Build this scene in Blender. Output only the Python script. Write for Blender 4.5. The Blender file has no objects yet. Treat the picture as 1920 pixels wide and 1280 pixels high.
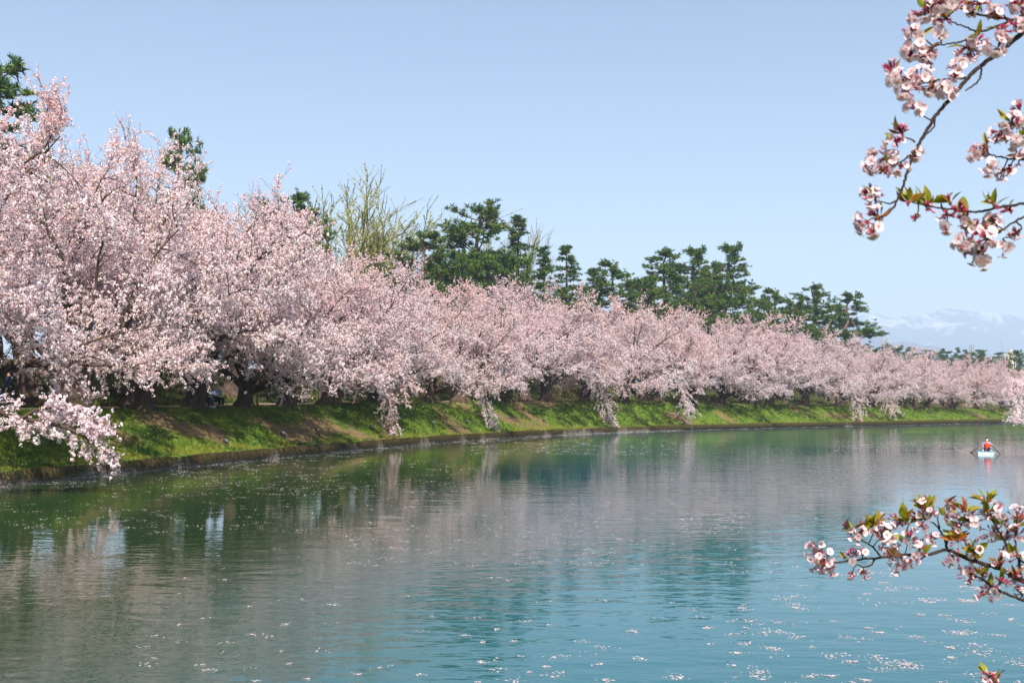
import bpy, math, random
import numpy as np
from mathutils import Vector, Matrix

scene = bpy.context.scene
col = scene.collection

# ------------------------------------------------------------------ camera, light, exposure
HC, FPX, CX, CY, HORIZON = 3.0, 2000.0, 960.0, 640.0, 757.0      # photograph is 1920 x 1280
PITCH = math.atan((HORIZON - CY) / FPX)
cam_data = bpy.data.cameras.new("camera")
cam_data.sensor_width = 36.0
cam_data.lens = FPX / 1920.0 * 36.0
cam_data.clip_start = 0.1
cam_data.clip_end = 20000.0
cam_data.dof.use_dof = True
cam_data.dof.focus_distance = 70.0
cam_data.dof.aperture_fstop = 8.0
camera = bpy.data.objects.new("camera", cam_data)
camera.location = (0, 0, HC)
camera.rotation_euler = (math.pi / 2 + PITCH, 0, 0)
col.objects.link(camera)
scene.camera = camera

SUN_EL, SUN_AZ = math.radians(46), math.radians(171)             # azimuth from +Y (view direction), clockwise
to_sun = Vector((math.sin(SUN_AZ) * math.cos(SUN_EL), math.cos(SUN_AZ) * math.cos(SUN_EL), math.sin(SUN_EL)))
world = bpy.data.worlds.new("World")
scene.world = world
world.use_nodes = True
wn = world.node_tree
sky = wn.nodes.new("ShaderNodeTexSky")
sky.sky_type = 'NISHITA'
sky.sun_disc = False
sky.sun_elevation = SUN_EL
sky.sun_rotation = SUN_AZ
sky.air_density = 1.0
sky.dust_density = 1.2
sky.ozone_density = 1.2
bg = wn.nodes["Background"]
bg.inputs["Strength"].default_value = 0.065
wn.links.new(sky.outputs[0], bg.inputs["Color"])
sun_data = bpy.data.lights.new("sun", 'SUN')
sun_data.energy = 5.0
sun_data.angle = math.radians(0.53)
sun_data.color = (1.0, 0.915, 0.79)
sun = bpy.data.objects.new("sun", sun_data)
sun.rotation_euler = (-to_sun).to_track_quat('-Z', 'Y').to_euler()
sun.location = (-60, 0, 80)
col.objects.link(sun)

vs = scene.view_settings
vs.view_transform = 'Standard'
vs.look = 'None'
vs.exposure = 1.27
vs.gamma = 1.0
vs.use_curve_mapping = False
cy = scene.cycles
cy.max_bounces = 10
cy.diffuse_bounces = 6
cy.glossy_bounces = 3
cy.transmission_bounces = 6
cy.transparent_max_bounces = 8
cy.volume_bounces = 1
cy.caustics_reflective = False
cy.caustics_refractive = False
cy.sample_clamp_indirect = 6.0

# ------------------------------------------------------------------ helpers
cp, sp = math.cos(PITCH), math.sin(PITCH)


def ray(px, py):
    x, y = (px - CX) / FPX, (CY - py) / FPX
    return np.array([x, cp - y * sp, sp + y * cp])               # forward component is about 1


def at_z(px, py, z=0.0):
    r = ray(px, py)
    return np.array([0, 0, HC]) + r * ((z - HC) / r[2])


def at_y(px, py, depth):
    r = ray(px, py)
    return np.array([0, 0, HC]) + r * (depth / r[1])


def proj(p):
    p = np.atleast_2d(np.asarray(p, float)) - np.array([0, 0, HC])
    fw = p[:, 1] * cp + p[:, 2] * sp
    up = -p[:, 1] * sp + p[:, 2] * cp
    return np.stack([CX + FPX * p[:, 0] / fw, CY - FPX * up / fw], 1)


def hash2(ix, iy, seed):
    h = (ix.astype(np.int64) * 374761393 + iy.astype(np.int64) * 668265263 + seed * 974634577) & 0x7fffffff
    h = ((h ^ (h >> 13)) * 1274126177) & 0x7fffffff
    return ((h ^ (h >> 16)) & 0xffff) / 65535.0


def vnoise(x, y, seed=0):
    x, y = np.asarray(x, float), np.asarray(y, float)
    ix, iy = np.floor(x), np.floor(y)
    fx, fy = x - ix, y - iy
    fx, fy = fx * fx * (3 - 2 * fx), fy * fy * (3 - 2 * fy)
    a, b = hash2(ix, iy, seed), hash2(ix + 1, iy, seed)
    c, d = hash2(ix, iy + 1, seed), hash2(ix + 1, iy + 1, seed)
    return (a * (1 - fx) + b * fx) * (1 - fy) + (c * (1 - fx) + d * fx) * fy


def fbm(x, y, seed=0, oct=4):
    s, a, t = 0, 0.5, 0
    for i in range(oct):
        s = s + a * vnoise(np.asarray(x) * 2 ** i, np.asarray(y) * 2 ** i, seed + i * 17)
        t += a
        a *= 0.5
    return s / t


def unit(v):
    return v / np.maximum(np.linalg.norm(v, axis=-1, keepdims=True), 1e-9)


class MB:
    """collects arrays of vertices, triangles and quads and links them as ONE mesh object"""

    def __init__(self):
        self.v, self.c, self.f, self.n = [], [], [], 0

    def add(self, verts, faces, mat=0, color=None, smooth=False):
        verts = np.asarray(verts, np.float32).reshape(-1, 3)
        faces = np.asarray(faces, np.int32)
        self.v.append(verts)
        if color is None:
            color = (1, 1, 1)
        color = np.broadcast_to(np.asarray(color, np.float32), (len(verts), 3))
        self.c.append(color)
        self.f.append((faces + self.n, mat, smooth))
        self.n += len(verts)

    def box(self, lo, hi, mat=0, color=None, rot=None, loc=(0, 0, 0), taper=1.0):
        lo, hi = np.array(lo, float), np.array(hi, float)
        v = np.array([[x, y, z] for z in (0, 1) for y in (0, 1) for x in (0, 1)], float) * (hi - lo) + lo
        c = (lo + hi) / 2
        v[4:, :2] = (v[4:, :2] - c[:2]) * taper + c[:2]
        if rot is not None:
            v = v @ np.asarray(rot).T
        v = v + np.array(loc)
        self.add(v, [[0, 2, 3, 1], [4, 5, 7, 6], [0, 1, 5, 4], [1, 3, 7, 5], [3, 2, 6, 7], [2, 0, 4, 6]], mat, color)

    def tubes(self, P, R, sides=4, mat=0, color=None, smooth=True, caps=False):
        """P (m,n,3) paths, R (m,n) radii"""
        P, R = np.asarray(P, float), np.asarray(R, float)
        if P.ndim == 2:
            P, R = P[None], R[None]
        m, n, _ = P.shape
        T = np.empty_like(P)
        T[:, 1:-1] = P[:, 2:] - P[:, :-2]
        T[:, 0] = P[:, 1] - P[:, 0]
        T[:, -1] = P[:, -1] - P[:, -2]
        T = unit(T)
        mean = unit(P[:, -1] - P[:, 0])
        ref = np.where(np.abs(mean[:, 2:3]) < 0.8, np.array([[0, 0, 1.0]]), np.array([[1.0, 0.13, 0]]))
        A = unit(np.cross(T, ref[:, None, :]))
        B = np.cross(T, A)
        ang = np.arange(sides) * 2 * math.pi / sides
        V = P[:, :, None] + R[:, :, None, None] * (A[:, :, None] * np.cos(ang)[:, None] + B[:, :, None] * np.sin(ang)[:, None])
        idx = np.arange(m * n * sides).reshape(m, n, sides)
        nx = np.roll(idx, -1, axis=2)
        F = np.stack([idx[:, :-1], nx[:, :-1], nx[:, 1:], idx[:, 1:]], -1).reshape(-1, 4)
        self.add(V.reshape(-1, 3), F, mat, color, smooth)
        if caps:
            base = self.n - m * n * sides
            for k in range(m):
                for e, rev in ((0, True), (n - 1, False)):
                    ring = idx[k, e] if not rev else idx[k, e][::-1]
                    vv = V.reshape(-1, 3)[ring]
                    c = vv.mean(0, keepdims=True)
                    s = sides
                    self.add(np.vstack([vv, c]), [[i, (i + 1) % s, s] for i in range(s)], mat, color, smooth)

    def quads(self, C, A, B, mat=0, color=None):
        """quads at centres C with half axes A, B (each m,3); colour per quad (m,3)"""
        V = np.stack([C - A - B, C + A - B, C + A + B, C - A + B], 1).reshape(-1, 3)
        F = np.arange(len(C) * 4).reshape(-1, 4)
        if color is not None and np.ndim(color) == 2:
            color = np.repeat(color, 4, axis=0)
        self.add(V, F, mat, color)

    def tris(self, V, mat=0, color=None):
        """V (m,3,3)"""
        F = np.arange(len(V) * 3).reshape(-1, 3)
        if color is not None and np.ndim(color) == 2:
            color = np.repeat(color, 3, axis=0)
        self.add(V.reshape(-1, 3), F, mat, color)

    def blob(self, c, r, mat=0, color=None, seg=10, rings=7, rot=None):
        th = np.linspace(0, math.pi, rings)
        ph = np.arange(seg) * 2 * math.pi / seg
        v = np.stack([np.outer(np.sin(th), np.cos(ph)), np.outer(np.sin(th), np.sin(ph)), np.outer(np.cos(th), np.ones(seg))], -1)
        v = v * np.asarray(r, float)
        v = v.reshape(-1, 3)
        if rot is not None:
            v = v @ np.asarray(rot).T
        v = v + np.asarray(c, float)
        i = np.arange(rings * seg).reshape(rings, seg)
        n = np.roll(i, -1, 1)
        F = np.stack([i[:-1], i[1:], n[1:], n[:-1]], -1).reshape(-1, 4)
        self.add(v, F, mat, color, True)

    def mesh(self, name, mats):
        me = bpy.data.meshes.new(name)
        v = np.concatenate(self.v)
        c = np.concatenate(self.c)
        me.vertices.add(len(v))
        me.vertices.foreach_set("co", v.ravel())
        loops, starts, totals, mi, sm, k = [], [], [], [], [], 0
        for f, mat, smooth in self.f:
            nf, w = f.shape
            loops.append(f.ravel())
            starts.append(np.arange(nf) * w + k)
            totals.append(np.full(nf, w))
            mi.append(np.broadcast_to(np.asarray(mat, np.int32), (nf,)))
            sm.append(np.full(nf, smooth))
            k += nf * w
        loops = np.concatenate(loops)
        me.loops.add(len(loops))
        me.loops.foreach_set("vertex_index", loops.astype(np.int32))
        starts = np.concatenate(starts).astype(np.int32)
        me.polygons.add(len(starts))
        me.polygons.foreach_set("loop_start", starts)
        me.polygons.foreach_set("loop_total", np.concatenate(totals).astype(np.int32))
        me.polygons.foreach_set("material_index", np.concatenate(mi).astype(np.int32))
        me.polygons.foreach_set("use_smooth", np.concatenate(sm))
        a = me.color_attributes.new("Col", 'FLOAT_COLOR', 'POINT')
        a.data.foreach_set("color", np.concatenate([c, np.ones((len(c), 1), np.float32)], 1).astype(np.float32).ravel())
        for m in (mats if isinstance(mats, (list, tuple)) else [mats]):
            me.materials.append(m)
        me.update(calc_edges=True)
        return me

    def build(self, name, mats, parent=None, **tags):
        return link(name, self.mesh(name, mats), parent, **tags)


def link(name, data, parent=None, loc=None, label=None, cat=None, group=None, kind=None):
    o = bpy.data.objects.new(name, data)
    col.objects.link(o)
    if parent is not None:
        o.parent = parent
    if loc is not None:
        o.location = loc
    tag(o, label, cat, group, kind)
    return o


def tag(o, label=None, cat=None, group=None, kind=None):
    for k, v in (("label", label), ("category", cat), ("group", group), ("kind", kind)):
        if v is not None:
            o[k] = v
    return o


def thing(name, loc, label, cat, group=None, rotz=0.0, scale=1.0):
    o = link(name, None, None, loc, label, cat, group)
    o.rotation_euler = (0, 0, rotz)
    o.scale = (scale, scale, scale) if np.isscalar(scale) else scale
    o.empty_display_size = 0.3
    return o


# ------------------------------------------------------------------ materials
def new_mat(name):
    m = bpy.data.materials.new(name)
    m.use_nodes = True
    nt = m.node_tree
    return m, nt, nt.nodes["Principled BSDF"], nt.nodes["Material Output"]


def N(nt, typ, **kw):
    n = nt.nodes.new(typ)
    for k, v in kw.items():
        if k in n.inputs:
            n.inputs[k].default_value = v
        else:
            setattr(n, k, v)
    return n


def ramp(nt, fac, stops):
    r = nt.nodes.new("ShaderNodeValToRGB")
    e = r.color_ramp.elements
    while len(e) < len(stops):
        e.new(0.5)
    for i, (p, c) in enumerate(stops):
        e[i].position = p
        e[i].color = (*c, 1) if len(c) == 3 else c
    nt.links.new(fac, r.inputs["Fac"])
    return r.outputs["Color"]


def noise(nt, scale, detail=4.0, rough=0.55, coord="Object", mapping=None, dist=0.0):
    tc = nt.nodes.new("ShaderNodeTexCoord")
    n = nt.nodes.new("ShaderNodeTexNoise")
    n.inputs["Scale"].default_value = scale
    n.inputs["Detail"].default_value = detail
    n.inputs["Roughness"].default_value = rough
    n.inputs["Distortion"].default_value = dist
    src = tc.outputs[coord]
    if mapping:
        mp = nt.nodes.new("ShaderNodeMapping")
        mp.inputs["Scale"].default_value = mapping
        nt.links.new(src, mp.inputs["Vector"])
        src = mp.outputs["Vector"]
    nt.links.new(src, n.inputs["Vector"])
    return n.outputs["Fac"]


def bump(nt, bsdf, height, strength=0.4, dist=0.05):
    b = nt.nodes.new("ShaderNodeBump")
    b.inputs["Strength"].default_value = strength
    b.inputs["Distance"].default_value = dist
    nt.links.new(height, b.inputs["Height"])
    nt.links.new(b.outputs["Normal"], bsdf.inputs["Normal"])


def leaf_mat(name, trans=0.45, rough=0.6, spec=0.2, vary=False):
    """thin petals, leaves, needles: colour from the mesh, light passes through"""
    m, nt, b, out = new_mat(name)
    at = nt.nodes.new("ShaderNodeAttribute")
    at.attribute_name = "Col"
    src = at.outputs["Color"]
    if vary:                                                         # each tree has its own tint of pink
        oi = nt.nodes.new("ShaderNodeObjectInfo")
        mx0 = nt.nodes.new("ShaderNodeMix")
        mx0.data_type = 'RGBA'
        mx0.blend_type = 'MULTIPLY'
        mx0.inputs[0].default_value = 1.0
        nt.links.new(src, mx0.inputs[6])
        nt.links.new(ramp(nt, oi.outputs["Random"], [(0.0, (1, 0.96, 0.955)), (0.35, (1, 1, 1)), (0.7, (0.97, 0.96, 1.0)), (1.0, (1, 0.94, 0.93))]), mx0.inputs[7])
        src = mx0.outputs[2]
    nt.links.new(src, b.inputs["Base Color"])
    b.inputs["Roughness"].default_value = rough
    b.inputs["Specular IOR Level"].default_value = spec
    t = nt.nodes.new("ShaderNodeBsdfTranslucent")
    nt.links.new(src, t.inputs["Color"])
    mx = nt.nodes.new("ShaderNodeMixShader")
    mx.inputs[0].default_value = trans
    nt.links.new(b.outputs[0], mx.inputs[1])
    nt.links.new(t.outputs[0], mx.inputs[2])
    nt.links.new(mx.outputs[0], out.inputs["Surface"])
    return m


def plain(name, color, rough=0.6, metal=0.0, var=0.12, scale=8.0, bmp=0.0, spec=0.5, col2=None):
    """one colour with grain: a noise between two close tones, optional fine relief"""
    m, nt, b, out = new_mat(name)
    f = noise(nt, scale, 5.0)
    c = np.array(color)
    hi = np.array(col2) if col2 is not None else np.minimum(c * (1 + var), 1)
    lo = c * (1 - var) if col2 is None else c
    nt.links.new(ramp(nt, f, [(0.3, tuple(lo)), (0.7, tuple(hi))]), b.inputs["Base Color"])
    b.inputs["Roughness"].default_value = rough
    b.inputs["Metallic"].default_value = metal
    b.inputs["Specular IOR Level"].default_value = spec
    if bmp:
        bump(nt, b, noise(nt, scale * 4, 4.0), bmp, 0.02)
    return m


def bark_mat(name, c1, c2, moss=None, stretch=(9, 9, 1.6)):
    m, nt, b, out = new_mat(name)
    f = noise(nt, 1.0, 6.0, 0.65, mapping=stretch, dist=0.6)
    c = ramp(nt, f, [(0.32, c1), (0.68, c2)])
    if moss is not None:
        mf = noise(nt, 1.7, 4.0)
        mm = nt.nodes.new("ShaderNodeMix")
        mm.data_type = 'RGBA'
        nt.links.new(ramp(nt, mf, [(0.55, (0, 0, 0)), (0.68, (1, 1, 1))]), mm.inputs[0])
        nt.links.new(c, mm.inputs[6])
        mm.inputs[7].default_value = (*moss, 1)
        c = mm.outputs[2]
    nt.links.new(c, b.inputs["Base Color"])
    b.inputs["Roughness"].default_value = 0.85
    b.inputs["Specular IOR Level"].default_value = 0.25
    bump(nt, b, f, 0.9, 0.06)
    return m


M = {}
M['petal'] = leaf_mat("petal", 0.52, 0.7, 0.1, vary=True)
M['needle'] = leaf_mat("needle", 0.22, 0.55, 0.25)
M['grass'] = leaf_mat("grass", 0.4, 0.6, 0.2)
M['leaf'] = leaf_mat("leaf", 0.4, 0.45, 0.35)
M['cherry_bark'] = bark_mat("cherry_bark", (0.024, 0.016, 0.013), (0.092, 0.062, 0.049), (0.075, 0.058, 0.018))
M['twig_bark'] = plain("twig_bark", (0.045, 0.030, 0.027), 0.8, var=0.3)
M['pine_bark'] = bark_mat("pine_bark", (0.07, 0.045, 0.035), (0.19, 0.125, 0.095))
# ------------------------------------------------------------------ the moat's banks
WATER_PX = [(0, 912), (100, 901.5), (200, 890.5), (300, 880), (400, 869.5), (500, 859.5), (600, 849), (700, 839), (800, 829.5), (900, 821.5),
            (1000, 815.5), (1100, 811), (1200, 807.5), (1300, 804.5), (1400, 802), (1500, 800), (1600, 798), (1700, 796), (1850, 793)]
wp = np.array([at_z(x, y)[:2] for x, y in WATER_PX])
for _ in range(6):
    wp[1:-1] = 0.25 * wp[:-2] + 0.5 * wp[1:-1] + 0.25 * wp[2:]
d0, d1 = unit(wp[0] - wp[2]), unit(wp[-1] - wp[-4])
wp = np.vstack([wp[0] + d0 * 70, wp[0] + d0 * 35, wp[0] + d0 * 12, wp, wp[-1] + d1 * 30, wp[-1] + d1 * 90, wp[-1] + d1 * 400])
arc = np.concatenate([[0], np.cumsum(np.linalg.norm(np.diff(wp, axis=0), axis=1))])
S = np.arange(0, arc[-1], 0.75)
W = np.stack([np.interp(S, arc, wp[:, 0]), np.interp(S, arc, wp[:, 1])], 1)
for _ in range(60):
    W[1:-1] = 0.25 * W[:-2] + 0.5 * W[1:-1] + 0.25 * W[2:]
S = np.concatenate([[0], np.cumsum(np.linalg.norm(np.diff(W, axis=0), axis=1))])
T_ = unit(np.gradient(W, axis=0))
for _ in range(30):
    T_[1:-1] = 0.25 * T_[:-2] + 0.5 * T_[1:-1] + 0.25 * T_[2:]
T_ = unit(T_)
NL = np.stack([-T_[:, 1], T_[:, 0]], 1)                              # towards the land
# height of the bank's top edge, from where the photograph shows it
U_TOP = 5.0
q = W + NL * U_TOP
qc = proj(np.column_stack([q, np.full(len(q), HC)]))[:, 0]
ok_ = (q[:, 1] > 20)
ytop = np.interp(qc, [0, 200, 400, 600, 700, 800, 900, 1000, 1200, 1300, 1400, 1500, 1600, 1700, 1800],
                 [774, 768, 766, 760, 757, 754.5, 753, 751.5, 753, 755, 758, 760, 762, 764, 767])
ZT = HC + (HORIZON - ytop) / FPX * q[:, 1]
ZT = np.where(ok_, ZT, 2.55)
ZT = np.clip(ZT, 1.7, 3.6)
for _ in range(80):
    ZT[1:-1] = 0.25 * ZT[:-2] + 0.5 * ZT[1:-1] + 0.25 * ZT[2:]


def frame(s):
    s = np.asarray(s, float)
    w = np.stack([np.interp(s, S, W[:, 0]), np.interp(s, S, W[:, 1])], -1)
    n = unit(np.stack([np.interp(s, S, NL[:, 0]), np.interp(s, S, NL[:, 1])], -1))
    return w, n, np.interp(s, S, ZT)


PU = np.array([0.0, 0.12, 0.30, 0.9, 4.5, 5.2, 7.0, 11.5, 13.0, 19.5, 24, 130, 700])


def height(u, zt, s):
    u = np.asarray(u, float)
    k = [np.full_like(zt, v) for v in (-1.2, 0.42, 0.52, 0.60)]
    pz = np.stack(k + [zt - 0.12, zt, zt + 0.03, zt + 0.03, zt + 0.15, zt + 3.0, zt + 3.2, zt + 3.2, zt + 2.0], -1)
    z = np.empty(np.broadcast(u, zt).shape)
    uf, zf = np.broadcast_arrays(u, zt)
    out = np.zeros(uf.shape)
    for i in range(len(PU) - 1):
        a, b = PU[i], PU[i + 1]
        m = (uf >= a) & (uf <= b)
        t = (uf - a) / (b - a)
        za, zb = np.broadcast_to(pz[..., i], uf.shape), np.broadcast_to(pz[..., i + 1], uf.shape)
        out = np.where(m, za * (1 - t) + zb * t, out)
    rough = np.clip((uf - 0.5) / 1.0, 0, 1) * np.where((uf > 6.6) & (uf < 12), 0.25, 1.0)
    sb = np.broadcast_to(s, uf.shape)
    out = out + rough * ((fbm(sb * 0.5, uf * 0.6, 5) - 0.5) * 0.42 + (fbm(sb * 2.2, uf * 2.2, 9, 2) - 0.5) * 0.12)
    return out


def bank(s, u):
    """point on the left bank: s along the water's edge, u metres inland"""
    s, u = np.asarray(s, float), np.asarray(u, float)
    w, n, zt = frame(s)
    xy = w + n * u[..., None]
    return np.concatenate([xy, height(u, zt, s)[..., None]], -1)


def s_at(px, u):
    """station whose point at u appears in photograph column px"""
    ss = np.arange(0, S[-1], 0.5)
    w, n, zt = frame(ss)
    p = np.column_stack([w + n * u, zt])
    okk = p[:, 1] > 8
    c = np.where(okk, proj(p)[:, 0], -9e9)
    i = np.argmax(c > px)
    return ss[i]


S0, S1 = s_at(-150, 5.0), s_at(1900, 5.0)
ss = np.concatenate([np.arange(0, S0, 4.0), np.arange(S0, S0 + 70, 0.5), np.arange(S0 + 70, S1 + 20, 1.0), np.arange(S1 + 20, S[-1], 6.0)])
uu = np.concatenate([[0, 0.12, 0.3, 0.55], np.arange(0.9, 7.0, 0.35), np.arange(7, 13.0, 0.75), np.arange(13, 20, 0.7), [22, 25, 30, 45, 80, 160, 350, 700]])
SS, UU = np.meshgrid(ss, uu, indexing='ij')
G = bank(SS, UU)
ni, nj = SS.shape
ii = np.arange(ni * nj).reshape(ni, nj)
gf = np.stack([ii[:-1, :-1], ii[1:, :-1], ii[1:, 1:], ii[:-1, 1:]], -1).reshape(-1, 4)


def patch(s, u):
    """where the bank's turf is lush (1) or thin and brown (0)"""
    return fbm(s * 0.33 + u * 0.12, u * 0.42, 41, 4)


m, nt, b, out = new_mat("bank_soil")
at = N(nt, "ShaderNodeAttribute", attribute_name="Col")
f = noise(nt, 3.5, 6.0, 0.7)
mx = N(nt, "ShaderNodeMix", data_type='RGBA', blend_type='OVERLAY')
mx.inputs[0].default_value = 0.75
nt.links.new(at.outputs["Color"], mx.inputs[6])
nt.links.new(ramp(nt, f, [(0.3, (0.25, 0.25, 0.25)), (0.7, (0.72, 0.70, 0.66))]), mx.inputs[7])
nt.links.new(mx.outputs[2], b.inputs["Base Color"])
b.inputs["Roughness"].default_value = 0.95
b.inputs["Specular IOR Level"].default_value = 0.1
bump(nt, b, noise(nt, 14, 5.0), 0.8, 0.05)
M['soil'] = m
pt = np.clip((patch(SS, UU) - 0.28) / 0.14, 0, 1)[..., None]
green, brown, dirt = np.array([0.085, 0.14, 0.018]), np.array([0.13, 0.095, 0.05]), np.array([0.30, 0.22, 0.155])
gc = green * pt + brown * (1 - pt)
top = np.clip(1 - np.abs(UU - 8.5) / 4.2, 0, 1)[..., None]
top = np.clip(top * 3.0, 0, 1)
gc = gc * (1 - top) + dirt * top
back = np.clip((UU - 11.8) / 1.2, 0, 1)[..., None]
gc = gc * (1 - back) + (np.array([0.045, 0.052, 0.018]) * pt + np.array([0.075, 0.052, 0.030]) * (1 - pt)) * back  # shade beyond the trunks painted as darker, browner ground
mb = MB()
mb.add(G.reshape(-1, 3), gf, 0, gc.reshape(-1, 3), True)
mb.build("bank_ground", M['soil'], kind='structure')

# path: a sheet of packed earth laid on the bank's top
m, nt, b, out = new_mat("packed_earth")
f = noise(nt, 1.4, 6.0, 0.65)
nt.links.new(ramp(nt, f, [(0.3, (0.30, 0.215, 0.15)), (0.7, (0.44, 0.34, 0.26))]), b.inputs["Base Color"])
b.inputs["Roughness"].default_value = 0.95
bump(nt, b, noise(nt, 20, 4.0), 0.5, 0.02)
M['earth'] = m
pu = np.linspace(7.2, 11.3, 8)
PS, PUU = np.meshgrid(ss, pu, indexing='ij')
ragged = (fbm(PS * 0.8, PUU * 0, 77) - 0.5) * 0.9
Pp = bank(PS, PUU + ragged * np.where(PUU < 9, 1, -1) * (np.abs(PUU - 9.25) / 2.05))
Pp[..., 2] += 0.05
ni2, nj2 = PS.shape
i2 = np.arange(ni2 * nj2).reshape(ni2, nj2)
mb = MB()
mb.add(Pp.reshape(-1, 3), np.stack([i2[:-1, :-1], i2[1:, :-1], i2[1:, 1:], i2[:-1, 1:]], -1).reshape(-1, 4), 0, None, True)
mb.build("path", M['earth'], kind='structure')

# near bank (the photographer's side), a low grassy shore that curves round behind the camera
RB = np.array([(-120, -30), (-60, -8), (-25, 2.0), (-6, 4.2), (2.5, 5.2), (7.0, 8.5), (11, 15), (17.5, 27), (26, 43), (36, 62), (47, 82), (62, 105), (84, 128), (115, 150), (190, 185), (420, 290)], float)
ra = np.concatenate([[0], np.cumsum(np.linalg.norm(np.diff(RB, axis=0), axis=1))])
rs = np.arange(0, ra[-1], 1.5)
RW = np.stack([np.interp(rs, ra, RB[:, 0]), np.interp(rs, ra, RB[:, 1])], 1)
for _ in range(12):
    RW[1:-1] = 0.25 * RW[:-2] + 0.5 * RW[1:-1] + 0.25 * RW[2:]
dirc = np.array([0.80, -0.60])
ru = np.array([0, 0.15, 0.5, 1.2, 2.2, 3.2, 4.5, 8, 16, 40, 120, 600])
rz = np.array([-1.2, 0.30, 0.42, 0.8, 1.15, 1.35, 1.4, 1.42, 1.45, 1.5, 1.5, 1.5])
RG = np.concatenate([RW[:, None, :] + dirc * ru[None, :, None], np.broadcast_to(rz, (len(rs), len(ru)))[..., None]], -1)
RG[..., 2] += np.where(ru > 0.3, 1, 0) * (fbm(RG[..., 0] * 0.4, RG[..., 1] * 0.4, 3) - 0.5) * 0.3
i3 = np.arange(len(rs) * len(ru)).reshape(len(rs), len(ru))
mb = MB()
mb.add(RG.reshape(-1, 3), np.stack([i3[:-1, :-1], i3[:-1, 1:], i3[1:, 1:], i3[1:, :-1]], -1).reshape(-1, 4), 0, (0.07, 0.10, 0.02), True)
mb.build("near_shore", M['soil'], kind='structure')

# the plain and moat bed, out to the horizon
m, nt, b, out = new_mat("plain")
nt.links.new(ramp(nt, noise(nt, 0.02, 6.0), [(0.35, (0.05, 0.07, 0.025)), (0.65, (0.12, 0.11, 0.06))]), b.inputs["Base Color"])
b.inputs["Roughness"].default_value = 1.0
mb = MB()
g = np.linspace(-1, 1, 13)
X, Y = np.meshgrid(g * 11000, g * 8500 + 4000, indexing='ij')
i4 = np.arange(169).reshape(13, 13)
mb.add(np.stack([X, Y, np.full_like(X, -1.4)], -1).reshape(-1, 3), np.stack([i4[:-1, :-1], i4[1:, :-1], i4[1:, 1:], i4[:-1, 1:]], -1).reshape(-1, 4), 0)
mb.build("ground", m, kind='structure')

# ------------------------------------------------------------------ water
m, nt, b, out = new_mat("moat_water")
b.inputs["Roughness"].default_value = 0.03
b.inputs["IOR"].default_value = 1.333
tcw = nt.nodes.new("ShaderNodeTexCoord")


def wave(scale, sx, sy, rot, detail, dist=0.0):
    mp = N(nt, "ShaderNodeMapping")
    mp.inputs["Scale"].default_value = (sx, sy, 1)
    mp.inputs["Rotation"].default_value = (0, 0, rot)
    nt.links.new(tcw.outputs["Object"], mp.inputs["Vector"])
    n = N(nt, "ShaderNodeTexNoise", noise_dimensions='2D')
    n.inputs["Scale"].default_value = scale
    n.inputs["Detail"].default_value = detail
    n.inputs["Roughness"].default_value = 0.5
    n.inputs["Distortion"].default_value = dist
    nt.links.new(mp.outputs["Vector"], n.inputs["Vector"])
    return n.outputs["Fac"]


def mul(a, k):
    n = N(nt, "ShaderNodeMath", operation='MULTIPLY')
    nt.links.new(a, n.inputs[0])
    if isinstance(k, (int, float)):
        n.inputs[1].default_value = k
    else:
        nt.links.new(k, n.inputs[1])
    return n.outputs[0]


def addn(a, c):
    n = N(nt, "ShaderNodeMath", operation='ADD')
    nt.links.new(a, n.inputs[0])
    nt.links.new(c, n.inputs[1])
    return n.outputs[0]


big = wave(0.35, 0.55, 1.0, 0.12, 2.0)
mid = wave(1.5, 0.42, 1.0, -0.10, 2.0, 0.3)
fine = wave(4.5, 0.5, 1.0, 0.22, 2.0)
gust = N(nt, "ShaderNodeMapRange")
gust.inputs["From Min"].default_value = 0.38
gust.inputs["From Max"].default_value = 0.62
gust.inputs["To Min"].default_value = 0.3
gust.inputs["To Max"].default_value = 1.15
nt.links.new(wave(0.05, 0.7, 1.0, 0.3, 3.0), gust.inputs["Value"])
hsum = addn(addn(mul(big, 0.012), mul(mul(mid, 0.017), gust.outputs[0])), mul(mul(fine, 0.0085), gust.outputs[0]))
bn = N(nt, "ShaderNodeBump")
bn.inputs["Strength"].default_value = 0.55
bn.inputs["Distance"].default_value = 1.0
nt.links.new(hsum, bn.inputs["Height"])
nt.links.new(bn.outputs["Normal"], b.inputs["Normal"])
# tree and sky reflections painted in: olive at the left, teal towards the middle
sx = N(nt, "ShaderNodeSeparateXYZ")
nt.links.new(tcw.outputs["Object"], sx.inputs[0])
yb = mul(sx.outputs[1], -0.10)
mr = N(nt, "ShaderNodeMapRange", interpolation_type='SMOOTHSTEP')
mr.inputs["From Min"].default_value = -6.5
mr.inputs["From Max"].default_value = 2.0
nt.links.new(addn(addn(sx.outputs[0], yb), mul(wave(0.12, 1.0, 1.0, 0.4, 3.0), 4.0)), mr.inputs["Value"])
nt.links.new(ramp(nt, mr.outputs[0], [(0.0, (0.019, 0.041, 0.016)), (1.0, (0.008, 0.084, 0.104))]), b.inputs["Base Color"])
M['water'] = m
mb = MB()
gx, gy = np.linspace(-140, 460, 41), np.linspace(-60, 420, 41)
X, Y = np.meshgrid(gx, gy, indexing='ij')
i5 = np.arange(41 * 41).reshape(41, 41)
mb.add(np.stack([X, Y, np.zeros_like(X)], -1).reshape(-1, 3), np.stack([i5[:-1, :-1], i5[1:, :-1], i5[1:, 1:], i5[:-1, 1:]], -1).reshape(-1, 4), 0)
mb.build("water", m, kind='structure')

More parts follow.
